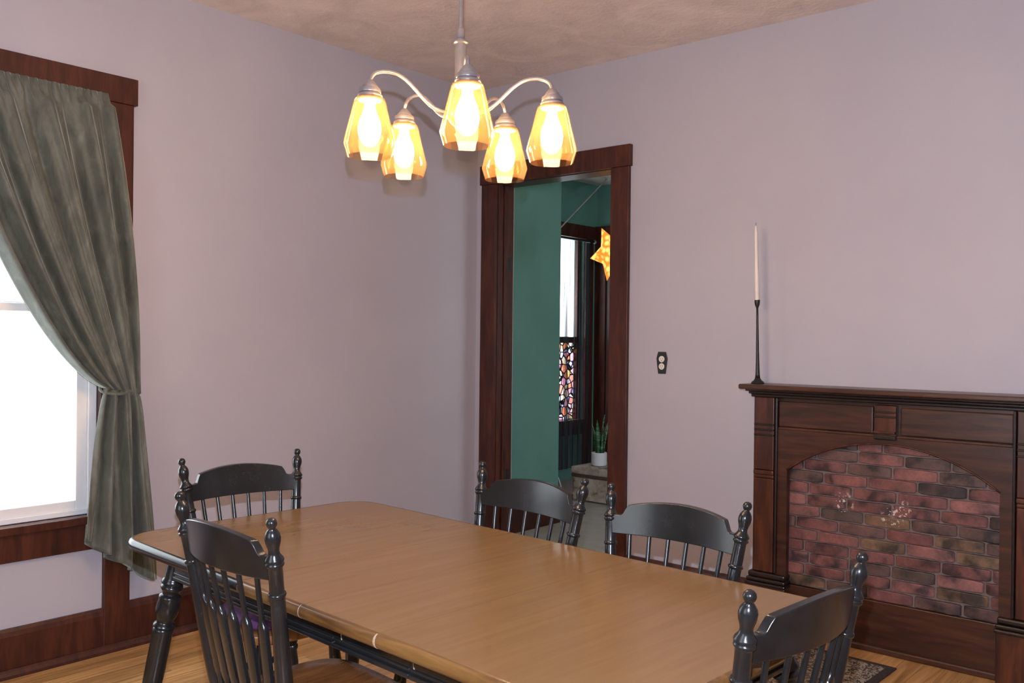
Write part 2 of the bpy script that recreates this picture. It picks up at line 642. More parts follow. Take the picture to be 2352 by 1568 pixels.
# walls behind the camera; the one facing the table has a window that gives the cool sheen on the chairs
BW = (1.7, 2.9, 0.75, 2.25)
struct(obj('wall_back', wall_mesh('y', YF, YF - 0.14, [-0.16, BW[0], BW[1], XR + 0.1], [0, BW[2], BW[3], H], [BW]), 'wall_paint'), 'lavender wall opposite the fireplace')
struct(obj('wall_side', B(XR, XR + 0.1, YF, WT, 0, H), 'wall_paint'), 'lavender wall opposite the window')
w3 = struct(empty('window_3', (2.3, YF, BW[2])), 'window opposite the fireplace')
for a in ((BW[0] - 0.1, BW[0]), (BW[1], BW[1] + 0.1)):
    obj('window_casing', B(a[0] - 2.3, a[1] - 2.3, 0.0, 0.022, -0.05, BW[3] - BW[2] + 0.1), 'dark_trim', w3)
obj('window_casing', B(BW[0] - 2.3, BW[1] - 2.3, 0.0, 0.022, BW[3] - BW[2], BW[3] - BW[2] + 0.1), 'dark_trim', w3)
obj('window_sill', B(BW[0] - 2.4, BW[1] - 2.2, 0.0, 0.05, -0.07, 0.0), 'dark_trim', w3)
obj('window_pane', B(BW[0] - 2.3, BW[1] - 2.3, -0.075, -0.07, 0, BW[3] - BW[2]), 'window_glass', w3)
obj('meeting_rail', B(BW[0] - 2.3, BW[1] - 2.3, -0.09, -0.05, 0.73, 0.78), 'white_vinyl', w3)
portal('window_portal_back', (2.3, YF - 0.16, 1.5), (math.radians(90), 0, math.radians(180)), 1.2, 1.5)
portal('window_portal', (-0.17, (WY0 + WY1) / 2, (WZ0 + WZ1) / 2), (math.radians(90), 0, math.radians(-90)), WZ1 - WZ0 if False else WY1 - WY0, WZ1 - WZ0)

# ---- baseboards
bt = 0.196


def base_profile(depth):
    return [(0, 0), (-depth, 0), (-depth, bt - 0.03), (-depth + 0.006, bt - 0.012), (-depth + 0.012, bt), (0, bt)]


bb = struct(obj('baseboard_left', prism([(-p[0], p[1]) for p in base_profile(0.022)], -2.193, -0.0, 'y'), 'dark_trim'), 'dark baseboard below the lavender window wall')
# prism along y takes (x,z)
bb2 = struct(obj('baseboard_under_window', prism([(-p[0], p[1] * 0.96) for p in base_profile(0.022)], YF, -2.305, 'y'), 'dark_trim'), 'dark baseboard beneath the window')
shoe_prof = [(0.018, 0), (0.042, 0), (0.040, 0.012), (0.033, 0.024), (0.026, 0.032), (0.018, 0.034)]
struct(obj('trim_1', prism(shoe_prof, YF, -0.02, 'y'), 'dark_trim'), 'quarter-round shoe moulding at foot of window wall')
struct(obj('baseboard_right', prism(base_profile(0.022), 1.118, 1.872, 'x'), 'dark_trim'), 'dark baseboard between doorway and fireplace')
struct(obj('trim_2', prism([(-a, z) for a, z in shoe_prof], 1.118, 1.872, 'x'), 'dark_trim'), 'shoe moulding between doorway and fireplace')
struct(obj('baseboard_corner', prism(base_profile(0.02), 0.0, 0.055, 'x'), 'dark_trim'), 'short dark baseboard in the room corner')
struct(obj('baseboard_far_right', prism(base_profile(0.022), 3.115, XR, 'x'), 'dark_trim'), 'dark baseboard to the right of the fireplace')

# ---- window 1 (left wall)
w1 = struct(empty('window_1', (0, WY1, WZ0)), 'white framed window in dark wood casing')
zb = -WZ0


def wpart(name, y0, y1, z0, z1, x0, x1, mat, bev=0.003, par=None):
    return obj(name, B(x0, x1, y0 - WY1, y1 - WY1, z0 - WZ0, z1 - WZ0), mat, par or w1, bevel=bev)


wpart('side_casing', WY1, -2.193, 0.0, 2.325, 0.0, 0.024, 'dark_trim')
wpart('side_casing', WY0 - 0.112, WY0, 0.0, 2.325, 0.0, 0.024, 'dark_trim')
wpart('head_casing', WY0 - 0.13, -2.178, 2.325, 2.438, 0.0, 0.03, 'dark_trim')
wpart('window_stool', WY0, WY1, 0.560, 0.592, -0.02, 0.05, 'dark_trim')
wpart('apron', WY0, WY1, 0.449, 0.560, 0.0, 0.024, 'dark_trim')
wpart('jamb', WY1 - 0.018, WY1, WZ0, WZ1, -0.12, 0.02, 'dark_trim', None)
wpart('jamb', WY0, WY0 + 0.018, WZ0, WZ1, -0.12, 0.02, 'dark_trim', None)
# white replacement unit: outer frame, lower sash nearer the room, upper sash behind
fy0, fy1 = WY0 + 0.018, WY1 - 0.018
fr = wpart('frame_stile', fy1 - 0.035, fy1, WZ0, WZ1, -0.12, -0.02, 'white_vinyl')
wpart('frame_stile', fy0, fy0 + 0.035, WZ0, WZ1, -0.12, -0.02, 'white_vinyl')
wpart('frame_sill', fy0, fy1, WZ0, WZ0 + 0.022, -0.12, -0.02, 'white_vinyl')
wpart('frame_head', fy0, fy1, WZ1 - 0.03, WZ1, -0.12, -0.02, 'white_vinyl')


def sash(z0, z1, x0, x1):
    a, b = fy0 + 0.035, fy1 - 0.035
    s = wpart('sash', b - 0.045, b, z0, z1, x0, x1, 'white_vinyl')
    s2 = obj('sash_stile', B(x0, x1, a - WY1, a + 0.045 - WY1, z0 - WZ0, z1 - WZ0), 'white_vinyl', s, bevel=0.003)
    obj('sash_rail', B(x0, x1, a + 0.045 - WY1, b - 0.045 - WY1, z0 - WZ0, z0 + 0.04 - WZ0), 'white_vinyl', s, bevel=0.003)
    obj('sash_rail', B(x0, x1, a + 0.045 - WY1, b - 0.045 - WY1, z1 - 0.033 - WZ0, z1 - WZ0), 'white_vinyl', s, bevel=0.003)
    xm = (x0 + x1) / 2
    obj('pane', B(xm - 0.003, xm + 0.003, a + 0.04 - WY1, b - 0.04 - WY1, z0 + 0.035 - WZ0, z1 - 0.03 - WZ0), 'window_glass', s)


sash(WZ0 + 0.02, 1.466, -0.065, -0.03)
sash(1.433, WZ1 - 0.03, -0.11, -0.07)

# ---- doorway casing
d1 = struct(empty('door_1', (DX0, 0, 0)), 'dark wood cased doorway into the green room')


def dpart(name, x0, x1, y0, y1, z0, z1, mat='dark_trim', bev=0.003, par=None):
    return obj(name, B(x0 - DX0, x1 - DX0, y0, y1, z0, z1), mat, par or d1, bevel=bev)


dpart('side_casing', 0.055, 0.170, -0.024, 0.0, 0.0, 2.272)
dpart('side_casing', 1.004, 1.120, -0.024, 0.0, 0.0, 2.272)
dpart('head_casing', 0.045, 1.130, -0.03, 0.0, 2.272, 2.388)
j = dpart('jamb', DX0, DX0 + 0.022, 0.0, WT + 0.0, 0.0, DZ, bev=0.002)
dpart('jamb', DX1 - 0.022, DX1, 0.0, WT, 0.0, DZ, bev=0.002)
dpart('head_jamb', DX0 + 0.022, DX1 - 0.022, 0.0, WT, DZ - 0.022, DZ, bev=0.002)
dpart('door_stop', DX0 + 0.022, DX0 + 0.034, 0.045, 0.075, 0.0, DZ - 0.022)
dpart('threshold', DX0 + 0.022, DX1 - 0.022, -0.01, WT + 0.01, 0.0, 0.014)
dpart('pale_edge', DX0, DX0 + 0.020, WT, WT + 0.004, 0.02, DZ, 'pale_edge_tone', None)  # thin pale strip along the far edge of the left jamb
for hz in (1.75, 0.45):
    h = dpart('hinge_plate', DX0 + 0.020, DX0 + 0.0245, 0.082, 0.118, hz, hz + 0.09, 'iron_black', 0.001)

# ------------------------------------------------------------------ the green room beyond
GX, GY = -0.25, 1.17
BX, BY = -1.42, 3.27
struct(obj('floor_carpet', B(BX - 0.1, 3.0, 0.0, BY + 0.1, -0.05, 0.0), 'carpet'), 'pale carpet in the room beyond the doorway')
struct(obj('ceiling_beyond', B(BX - 0.1, 3.0, WT, BY + 0.1, H, H + 0.08), 'ceiling_plaster'), 'ceiling of the green room')
struct(obj('wall_green_near', B(GX - 0.12, GX, WT, GY, 0, H), 'green_paint'), 'green painted wall just inside the doorway')
struct(obj('wall_green_return', B(BX, GX - 0.12, GY - 0.12, GY, 0, H), 'green_paint'), 'green return wall beside the bay')
F2 = (2.05, 3.06, 0.56, 2.30)
struct(obj('wall_green_window', wall_mesh('x', BX, BX - 0.12, [GY - 0.12, F2[0], F2[1], BY + 0.1], [0, F2[2], F2[3], H], [F2]), 'green_paint'), 'green wall around the far window')
struct(obj('wall_green_end', B(BX, 3.0, BY, BY + 0.1, 0, H), 'green_paint'), 'green end wall of the far room')
F4 = (0.9, 2.0, 0.8, 2.2)  # opening for an unseen window, added to brighten the green walls
struct(obj('wall_green_right', wall_mesh('x', 2.9, 3.0, [WT, F4[0], F4[1], BY], [0, F4[2], F4[3], H], [F4]), 'green_paint'), 'green wall on the right of the far room')
w4 = struct(empty('added_window_4', (2.9, F4[0], F4[2])), 'added unseen side window that brightens the green room')
for a in ((-0.1, 0.0), (F4[1] - F4[0], F4[1] - F4[0] + 0.1)):
    obj('side_casing', B(-0.022, 0.0, a[0], a[1], -0.1, F4[3] - F4[2] + 0.1), 'dark_trim', w4)
obj('head_casing', B(-0.024, 0.0, 0.0, F4[1] - F4[0], F4[3] - F4[2], F4[3] - F4[2] + 0.1), 'dark_trim', w4)
obj('window_sill', B(-0.05, 0.0, 0.0, F4[1] - F4[0], -0.04, 0.0), 'dark_trim', w4)
obj('mullion', B(0.02, 0.06, 0.52, 0.58, 0.0, F4[3] - F4[2]), 'white_vinyl', w4)
obj('pane', B(0.037, 0.043, 0.0, 0.52, 0.0, F4[3] - F4[2]), 'window_glass', w4)
obj('pane', B(0.037, 0.043, 0.58, F4[1] - F4[0], 0.0, F4[3] - F4[2]), 'window_glass', w4)
portal('added_window_portal', (3.02, (F4[0] + F4[1]) / 2, (F4[2] + F4[3]) / 2), (math.radians(90), 0, math.radians(90)), F4[1] - F4[0], F4[3] - F4[2])
struct(obj('wall_green_corner', B(GX - 0.12, -0.16, 0.0, WT, 0, H), 'green_paint'), 'green corner beside the doorway')
struct(obj('baseboard_green', prism([(GX - p[0], p[1]) for p in base_profile(0.022)], WT, GY, 'y'), 'dark_trim'), 'dark baseboard below the green wall')
d2 = struct(empty('door_2', (BX, BY, 0)), 'dark wood cased opening on the far end wall')
for k, (a, b) in enumerate(((0.0, 0.13), (0.145, 0.20), (0.215, 0.55))):
    obj('casing_board', B(a, b, -0.03 + 0.008 * (k % 2), 0.0, 0.0, 2.38), 'dark_trim', d2, bevel=0.004)
obj('head_casing', B(0.0, 1.2, -0.036, 0.0, 2.38, 2.45), 'dark_trim', d2, bevel=0.004)
w2 = struct(empty('window_2', (BX, F2[0], F2[2])), 'far window with stained lower glass')


def w2p(name, y0, y1, z0, z1, x0, x1, mat, bev=0.003, par=None):
    return obj(name, B(x0, x1, y0 - F2[0], y1 - F2[0], z0 - F2[2], z1 - F2[2]), mat, par or w2, bevel=bev)


w2p('side_casing', F2[1], F2[1] + 0.12, 0.0, 2.31, 0.0, 0.03, 'dark_trim')
w2p('side_casing', F2[0] - 0.12, F2[0], 0.0, 2.31, 0.0, 0.03, 'dark_trim')
w2p('head_casing', F2[0] - 0.14, F2[1] + 0.17, 2.31, 2.44, 0.0, 0.035, 'dark_trim')
w2p('apron', F2[0], F2[1], 0.42, 0.56, 0.0, 0.03, 'dark_trim')
w2p('meeting_rail', F2[0], F2[1], 1.30, 1.36, -0.07, -0.03, 'dark_trim')
w2p('stile', F2[1] - 0.06, F2[1], F2[2], F2[3], -0.07, -0.03, 'dark_trim')
w2p('stile', F2[0], F2[0] + 0.06, F2[2], F2[3], -0.07, -0.03, 'dark_trim')
w2p('pane', F2[0] + 0.06, F2[1] - 0.06, 1.36, F2[3], -0.053, -0.047, 'window_glass', None)
w2p('stained_pane', F2[0] + 0.06, F2[1] - 0.06, F2[2], 1.30, -0.053, -0.047, 'stained_glass', None)
portal('window_portal_far', (BX - 0.13, (F2[0] + F2[1]) / 2, (F2[2] + F2[3]) / 2), (math.radians(90), 0, math.radians(-90)), F2[1] - F2[0], F2[3] - F2[2])


def pleated(name, y0, y1, z0, z1, xc, amp, folds, mat, cols=90, rows=14, flare=0.0):
    bm = bmesh.new()
    uvl = bm.loops.layers.uv.new('UVMap')
    g = []
    for r in range(rows + 1):
        t = r / rows
        line = []
        for c in range(cols + 1):
            s = c / cols
            a = amp * (0.45 + 0.55 * t)
            x = xc + a * math.sin(2 * math.pi * folds * s + 0.6 * math.sin(3 * t + 5 * s))
            y = y0 + (y1 - y0) * s + flare * t * (s - 0.5)
            line.append((bm.verts.new((x, y, z1 + (z0 - z1) * t)), s, t))
        g.append(line)
    for r in range(rows):
        for c in range(cols):
            q = (g[r][c], g[r][c + 1], g[r + 1][c + 1], g[r + 1][c])
            f = bm.faces.new([k[0] for k in q])
            for lp, k in zip(f.loops, q):
                lp[uvl].uv = (k[1], k[2])
    return bm


sh = obj('sheer_curtain', pleated('sheer', 2.02, 3.08, 0.12, 2.266, BX + 0.085, 0.02, 13, 'black_sheer'), 'black_sheer', smooth=True)
tag(sh, 'sheer black curtain over the far stained glass window', 'curtain')
rd = obj('curtain_rod', tube([(BX + 0.085, 1.95, 2.285), (BX + 0.085, 3.11, 2.285)], 0.011), 'iron_black', smooth=40)
tag(rd, 'thin black rod carrying the sheer black curtain', 'curtain rod')
obj('finial', lathe([(0, 0), (0.018, 0.008), (0.022, 0.02), (0.016, 0.034), (0, 0.04)], 12, (BX + 0.085, 3.10, 2.285), (BX + 0.085, 3.2, 2.285)), 'pewter', rd, smooth=True)
for yy in (2.0, 3.05):
    obj('bracket', B(BX + 0.03, BX + 0.085, yy - 0.006, yy + 0.006, 2.27, 2.285), 'iron_black', rd)

# trunk used as a low table
tk = empty('trunk', (-0.24, 2.17, 0))
tag(tk, 'low distressed white trunk standing on the pale carpet', 'trunk')
obj('body', B(-0.47, 0.47, -0.21, 0.21, 0.012, 0.20), 'distressed_white', tk, bevel=0.006)
obj('lid', B(-0.48, 0.48, -0.22, 0.22, 0.225, 0.285), 'distressed_white', tk, bevel=0.01)
obj('band', B(-0.475, 0.475, -0.216, 0.216, 0.198, 0.226), 'rust_brown', tk)
for sx in (-1, 1):
    for sy in (-1, 1):
        obj('corner_bracket', B(sx * 0.476 - 0.02, sx * 0.476 + 0.004 * sx + (0.02 if sx < 0 else 0), sy * 0.215 - 0.006, sy * 0.215 + 0.006, 0.0, 0.05), 'rust_brown', tk)
obj('latch', B(-0.03, 0.03, -0.232, -0.214, 0.15, 0.26), 'iron_black', tk, bevel=0.003)

pot = empty('potted_snake_plant', (-0.56, 2.13, 0.285))
tag(pot, 'snake plant in a round white pot standing on the trunk', 'plant')
obj('pot', lathe([(0.05, 0), (0.062, 0.006), (0.066, 0.03), (0.066, 0.108), (0.062, 0.112), (0.058, 0.108), (0.058, 0.095), (0, 0.095)], 24), 'pot_white', pot, smooth=40)
obj('soil', lathe([(0, 0.094), (0.057, 0.094), (0.057, 0.098), (0.02, 0.101), (0, 0.101)], 16), 'soil', pot)
for k in range(9):
    a = k * 2.4 + 0.3
    rr = 0.012 + 0.026 * (k % 3) / 2
    hgt = (0.34, 0.22, 0.30, 0.18, 0.26, 0.24, 0.20, 0.16, 0.28)[k]
    lean = 0.05 + 0.05 * ((k * 37) % 5) / 5
    bm = bmesh.new()
    prev = None
    ca, sa = math.cos(a), math.sin(a)
    n = 9
    for i in range(n + 1):
        t = i / n
        w = (0.013 + 0.013 * math.sin(min(1, t * 1.5) * math.pi * 0.5)) * (1 - max(0, t - 0.55) / 0.45) ** 0.7 + 0.0006
        tw = a + 0.9 * t
        px, py = ca * (rr + lean * hgt * t * t * 2), sa * (rr + lean * hgt * t * t * 2)
        dx, dy = -math.sin(tw) * w, math.cos(tw) * w
        nx, ny = math.cos(tw) * 0.0025, math.sin(tw) * 0.0025
        z = 0.09 + hgt * t
        cur = [bm.verts.new((px - dx, py - dy, z)), bm.verts.new((px + nx - dx * .0, py + ny, z)), bm.verts.new((px + dx, py + dy, z)), bm.verts.new((px - nx * 1.5, py - ny * 1.5, z))]
        if prev:
            for q in range(4):
                bm.faces.new((prev[q], prev[(q + 1) % 4], cur[(q + 1) % 4], cur[q]))
        prev = cur
    obj('leaf', bm, 'snake_leaf', pot, smooth=True)

jar = empty('amber_jar', (-0.42, 2.24, 0.285))
tag(jar, 'small amber glass jar beside the white plant pot', 'jar')
obj('glass_body', lathe([(0.03, 0), (0.036, 0.004), (0.037, 0.10), (0.033, 0.12), (0.03, 0.125), (0.028, 0.118), (0, 0.118)], 18), 'amber_glass', jar, smooth=40)
obj('lid', lathe([(0.033, 0.125), (0.034, 0.127), (0.034, 0.142), (0.031, 0.146), (0, 0.146)], 18), 'rust_brown', jar, smooth=40)

cb = obj('power_cord', tube(bez((-1.0, 1.75, 0.006), (-0.78, 1.70, 0.36), (-0.66, 1.72, 0.34), (-0.68, 1.80, 0.006), 16), 0.006, 8), 'cord_white', smooth=True)
tag(cb, 'looped white power cord beside the distressed trunk', 'cord')
cs = obj('swag_cord', tube([(-1.12, 3.0, H), (-1.25, 1.172, 1.385)], 0.007, 8), 'cord_white', smooth=True)
tag(cs, 'pale cord stretched diagonally from the far ceiling', 'cord')

# lit paper star
st = empty('star_lantern', (0.376, 0.90, 1.92), (0, 0, math.radians(-8)))
tag(st, 'glowing gold paper star lantern hanging beyond the doorway', 'lantern')
bm = bmesh.new()
R0, R1, DD = 0.19, 0.10, 0.05
rim = []
for k in range(10):
    a = math.pi + 0.15 + k * math.pi / 5
    r = R0 if k % 2 == 0 else R1
    rim.append(bm.verts.new((r * math.cos(a), 0, r * math.sin(a))))
f0, f1 = bm.verts.new((0, -DD, 0)), bm.verts.new((0, DD, 0))
for k in range(10):
    bm.faces.new((rim[k], rim[(k + 1) % 10], f0))
    bm.faces.new((rim[(k + 1) % 10], rim[k], f1))
obj('paper_star', bm, 'star_paper', st)
obj('hanging_cord', tube([(0, 0, 0.1), (0, 0, H - 1.92)], 0.003, 6), 'cord_white', st)

# ------------------------------------------------------------------ fireplace
FX0, FX1, FC = 1.877, 3.105, 2.491
OX0, OX1 = 2.049, 2.933
fp = empty('fireplace', (FC, 0, 0))
tag(fp, 'dark wood fireplace surround with arched brick infill', 'fireplace')


def fpart(name, x0, x1, y0, y1, z0, z1, mat='mantel_wood', bev=0.003, par=None):
    return obj(name, B(x0 - FC, x1 - FC, y0, y1, z0, z1), mat, par or fp, bevel=bev)


# backing and mortar bed
fpart('mortar_bed', 2.02, 2.962, -0.040, -0.004, 0.20, 0.93, 'mortar', None)
# arched board: outer rectangle with a segmental cut-out
zs, rise = 0.752, 0.155
hw = (OX1 - OX0) / 2
R = (hw * hw + rise * rise) / (2 * rise)
poly = [(2.0 - FC, 0.225), (2.0 - FC, 0.942), (2.982 - FC, 0.942), (2.982 - FC, 0.225), (hw, 0.225), (hw, zs)]
na = 28
a0 = math.asin(hw / R)
for i in range(1, na):
    a = a0 - 2 * a0 * i / na
    poly.append((R * math.sin(a), zs + rise - R + R * math.cos(a)))
poly += [(-hw, zs), (-hw, 0.225)]
bm = bmesh.new()
# build as strips so that the concave outline stays clean
top = 0.942
pts = [(hw, 0.225)] + [(R * math.sin(a0 - 2 * a0 * i / na), zs + rise - R + R * math.cos(a0 - 2 * a0 * i / na)) for i in range(na + 1)] + [(-hw, 0.225)]
for y in (-0.088, -0.06):
    pass


def strip_prism(bm, quads, y0, y1):
    for q in quads:
        prism(q, y0, y1, 'y', bm)


quads = [[(2.0 - FC, 0.225), (-hw, 0.225), (-hw, top), (2.0 - FC, top)], [(hw, 0.225), (2.982 - FC, 0.225), (2.982 - FC, top), (hw, top)]]
arc = pts[1:-1]
for p, q in zip(arc, arc[1:]):
    quads.append([p, (p[0], top), (q[0], top), q])
strip_prism(bm, quads, -0.088, -0.058)
bmesh.ops.remove_doubles(bm, verts=bm.verts, dist=1e-5)
dele = [f for f in bm.faces if all(len(e.link_faces) > 2 for e in f.edges)]
bmesh.ops.delete(bm, geom=dele, context='FACES')
obj('arch_board', bm, 'mantel_wood_across', fp)
bm = bmesh.new()
tube([(p[0] * 1.004, -0.089, p[1] + 0.003) for p in arc], 0.004, 6, bm)
obj('arch_bead', bm, 'mantel_wood', fp, smooth=True)
# frieze
fpart('frieze_backing', FX0 + 0.01, FX1 - 0.01, -0.07, -0.004, 0.94, 1.125, 'mantel_wood_across')
fpart('frieze_panel', 2.004, 2.434, -0.086, -0.068, 0.952, 1.07, 'mantel_wood_across', 0.005)
fpart('frieze_panel', 2.548, 2.978, -0.086, -0.068, 0.952, 1.07, 'mantel_wood_across', 0.005)
fpart('frieze_rail', 2.004, 2.978, -0.092, -0.07, 0.938, 0.95, 'mantel_wood_across', 0.004)
ky = fpart('keystone_block', 2.446, 2.536, -0.108, -0.068, 0.93, 1.078, 'mantel_wood', 0.003)
for z in (1.045, 1.025):
    fpart('groove_bead', 2.446, 2.536, -0.113, -0.104, z, z + 0.008, 'mantel_wood_black', 0.002, ky)  # black here paints in the shade of the keystone grooves
fpart('block_moulding', 2.446, 2.536, -0.122, -0.104, 0.957, 0.968, 'mantel_wood', 0.003, ky)
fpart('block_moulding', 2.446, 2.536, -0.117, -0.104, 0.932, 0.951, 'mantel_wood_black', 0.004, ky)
for sd in (-1, 1):
    def sx(a, b):
        return (FC + sd * a, FC + sd * b) if sd > 0 else (FC - b, FC - a)
    i0, i1 = 0.491, 0.614          # inner and outer edge of the pilaster, measured from the centre
    x0, x1 = sx(i0, i1)
    fpart('pilaster_back', x0, x1, -0.075, -0.004, 0.02, 1.125)
    x0, x1 = sx(i0 + 0.012, i1 - 0.014)
    p = fpart('pilaster_panel', x0, x1, -0.098, -0.07, 0.268, 0.705, 'mantel_wood', 0.004)
    up = fpart('pilaster_block', x0, x1, -0.100, -0.07, 0.745, 1.085, 'mantel_wood', 0.004)
    for z in (0.952, 0.928, 0.904):
        fpart('groove_bead', x0, x1, -0.106, -0.097, z, z + 0.009, 'mantel_wood_black', 0.003, up)  # shade of the pilaster grooves put into the colour as black
    fpart('cap_moulding', x0 - 0.002, x1 + 0.002, -0.106, -0.07, 0.722, 0.744, 'mantel_wood', 0.006)
    fpart('cap_moulding', x0 - 0.001, x1 + 0.001, -0.100, -0.07, 0.706, 0.722, 'mantel_wood', 0.005)
    x0, x1 = sx(i0 - 0.004, i0 + 0.008)
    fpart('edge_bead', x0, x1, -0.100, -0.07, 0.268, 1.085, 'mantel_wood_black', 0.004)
    x0, x1 = sx(hw - 0.004, i1 + 0.010)
    fpart('plinth_block', x0, x1, -0.112, -0.004, 0.0, 0.205, 'mantel_wood', 0.004)
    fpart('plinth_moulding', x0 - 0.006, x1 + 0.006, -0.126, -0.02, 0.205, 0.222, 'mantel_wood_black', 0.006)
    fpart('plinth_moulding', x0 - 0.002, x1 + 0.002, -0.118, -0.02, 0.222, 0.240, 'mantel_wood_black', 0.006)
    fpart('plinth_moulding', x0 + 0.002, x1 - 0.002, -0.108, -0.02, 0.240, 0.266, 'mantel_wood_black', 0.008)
# cornice steps under the shelf
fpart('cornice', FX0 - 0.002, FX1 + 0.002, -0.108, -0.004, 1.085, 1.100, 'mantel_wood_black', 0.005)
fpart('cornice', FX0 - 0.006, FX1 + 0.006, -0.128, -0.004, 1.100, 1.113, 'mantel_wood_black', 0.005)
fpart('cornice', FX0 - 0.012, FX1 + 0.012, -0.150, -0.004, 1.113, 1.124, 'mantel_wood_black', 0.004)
fpart('shelf', 1.857, 3.125, -0.205, -0.001, 1.124, 1.147, 'mantel_wood_across', 0.006)
fpart('base_board', 2.045, 2.937, -0.060, -0.004, 0.0, 0.222, 'mantel_wood_across', 0.004)
fpart('shoe', 2.045, 2.937, -0.078, -0.06, 0.0, 0.03, 'mantel_wood_across', 0.008)
# bricks, one by one
ch = 0.0535
protos = []
for k in range(6):
    bm = B(-0.5, 0.5, -0.5, 0.5, -0.5, 0.5)
    bmesh.ops.subdivide_edges(bm, edges=[e for e in bm.edges if abs(e.verts[0].co.x - e.verts[1].co.x) > 0.5], cuts=3)
    rr = random.Random(k)
    for v in bm.verts:
        ex = abs(v.co.x) > 0.49
        v.co.z *= 1 - (0.10 if ex else 0) * rr.random()
        v.co.z += rr.uniform(-0.035, 0.035)
        if ex:
            v.co.x *= 1 - 0.02 * rr.random()
        if v.co.y < 0:
            v.co.y += rr.uniform(-0.06, 0.1) + (0.12 if ex else 0)
    protos.append(bm)
pm = []
for k, bm in enumerate(protos):
    o = obj('brick', bm, 'brick_clay', fp)
    bv = o.modifiers.new('soft_edge', 'BEVEL')
    bv.width = 0.09
    bv.segments = 2
    pm.append(o)
used = [False] * 6


def place_brick(cx, cz, L, hh):
    k = rnd.randrange(6)
    if not used[k]:
        o = pm[k]
        used[k] = True
    else:
        o = pm[k].copy()
        COL.objects.link(o)
        o.parent = fp
    o.location = (cx - FC, -0.0345 - rnd.uniform(0, 0.003), cz)
    o.scale = (L, 0.034, hh)
    o.rotation_euler = (0, rnd.uniform(-0.012, 0.012), 0)


z = 0.222
r = 0
while z < 0.93:
    x = 2.03 - rnd.uniform(0.0, 0.16)
    while x < 2.955:
        L = rnd.choice((0.19, 0.19, 0.18, 0.20, 0.175, 0.10 if rnd.random() < 0.35 else 0.185))
        a, b = max(x, 2.026), min(x + L, 2.956)
        x += L + 0.007
        if b - a < 0.035:
            continue
        mid = (a + b) / 2
        dx = min(abs(a - FC), abs(b - FC), abs(mid - FC))
        lim = zs + rise - R + math.sqrt(max(0, R * R - min(dx, hw) ** 2))
        if z > lim + 0.01:
            continue
        place_brick(mid, z + ch / 2 + rnd.uniform(-0.001, 0.001), b - a, ch - 0.0055)
    z += ch
    r += 1

# ------------------------------------------------------------------ outlet, candlestick
ot = empty('wall_outlet', (1.326, 0, 1.170))
tag(ot, 'black coffin-shaped outlet plate on the lavender wall', 'outlet')
cp = [(-0.022, 0.0), (0.022, 0.0), (0.033, 0.079), (0.023, 0.114), (-0.023, 0.114), (-0.033, 0.079)]
obj('cover_plate', prism(cp, -0.006, 0.0, 'y'), 'outlet_black', ot, bevel=0.0015)
for zc in (0.076, 0.038):
    fc = obj('receptacle', lathe([(0, 0), (0.0165, 0), (0.0165, 0.0022), (0.015, 0.003), (0, 0.003)], 20, (0, -0.006, zc), (0, -1, zc)), 'outlet_white', ot)
    for xx in (-0.006, 0.006):
        obj('slot', B(xx - 0.001, xx + 0.001, -0.0094, -0.0088, zc - 0.001, zc + 0.007), 'outlet_black', fc)
    obj('ground_hole', lathe([(0, 0), (0.0024, 0), (0.0024, 0.0006), (0, 0.0006)], 10, (0, -0.0088, zc - 0.008), (0, -1, zc - 0.008)), 'outlet_black', fc)
obj('screw', lathe([(0, 0), (0.003, 0), (0.0025, 0.001), (0, 0.0013)], 10, (0, -0.006, 0.057), (0, -1, 0.057)), 'pewter', ot)

cst = empty('candlestick', (1.912, -0.115, 1.147), (0, -0.02, 0))
tag(cst, 'tall slender black iron candlestick on the mantel shelf', 'candlestick')
obj('base', lathe([(0, 0), (0.030, 0), (0.031, 0.003), (0.027, 0.010), (0.018, 0.016), (0.0125, 0.026), (0, 0.026)], 24), 'iron_black', cst, smooth=40)
obj('stem', lathe([(0.0125, 0.024), (0.0098, 0.045), (0.0085, 0.08), (0.0070, 0.15), (0.0058, 0.24), (0.0050, 0.32), (0.0046, 0.355)], 14), 'iron_black', cst, smooth=True)
obj('cup', lathe([(0.0046, 0.352), (0.006, 0.358), (0.0105, 0.368), (0.0125, 0.380), (0.0128, 0.392), (0.0112, 0.392), (0.010, 0.380), (0, 0.374)], 18), 'iron_black', cst, smooth=40)
cdl = empty('taper_candle', (1.912 - 0.0076, -0.115, 1.147 + 0.3755), (0, -0.032, 0))
tag(cdl, 'white taper candle standing in the black candlestick', 'candle')
obj('wax', lathe([(0.0095, 0), (0.0100, 0.012), (0.0098, 0.10), (0.0088, 0.22), (0.0070, 0.33), (0.0045, 0.362), (0, 0.368)], 16), 'candle_wax', cdl, smooth=40)
obj('wick', tube([(0, 0, 0.366), (0.0006, 0, 0.374), (0.0018, 0, 0.379)], 0.0009, 6), 'wick_black', cdl)

# ------------------------------------------------------------------ rug
rg = empty('rug', (2.305, -0.58, 0))
tag(rg, 'small dark and cream patterned rug on the floor before the fireplace', 'rug')
rg.rotation_euler = (0, 0, -0.03)
obj('border', B(-0.27, 0.27, -0.36, 0.38, 0.0, 0.006), 'rug_border', rg, bevel=0.002)
obj('field', B(-0.235, 0.235, -0.325, 0.345, 0.004, 0.0085), 'rug_pile', rg, bevel=0.002)

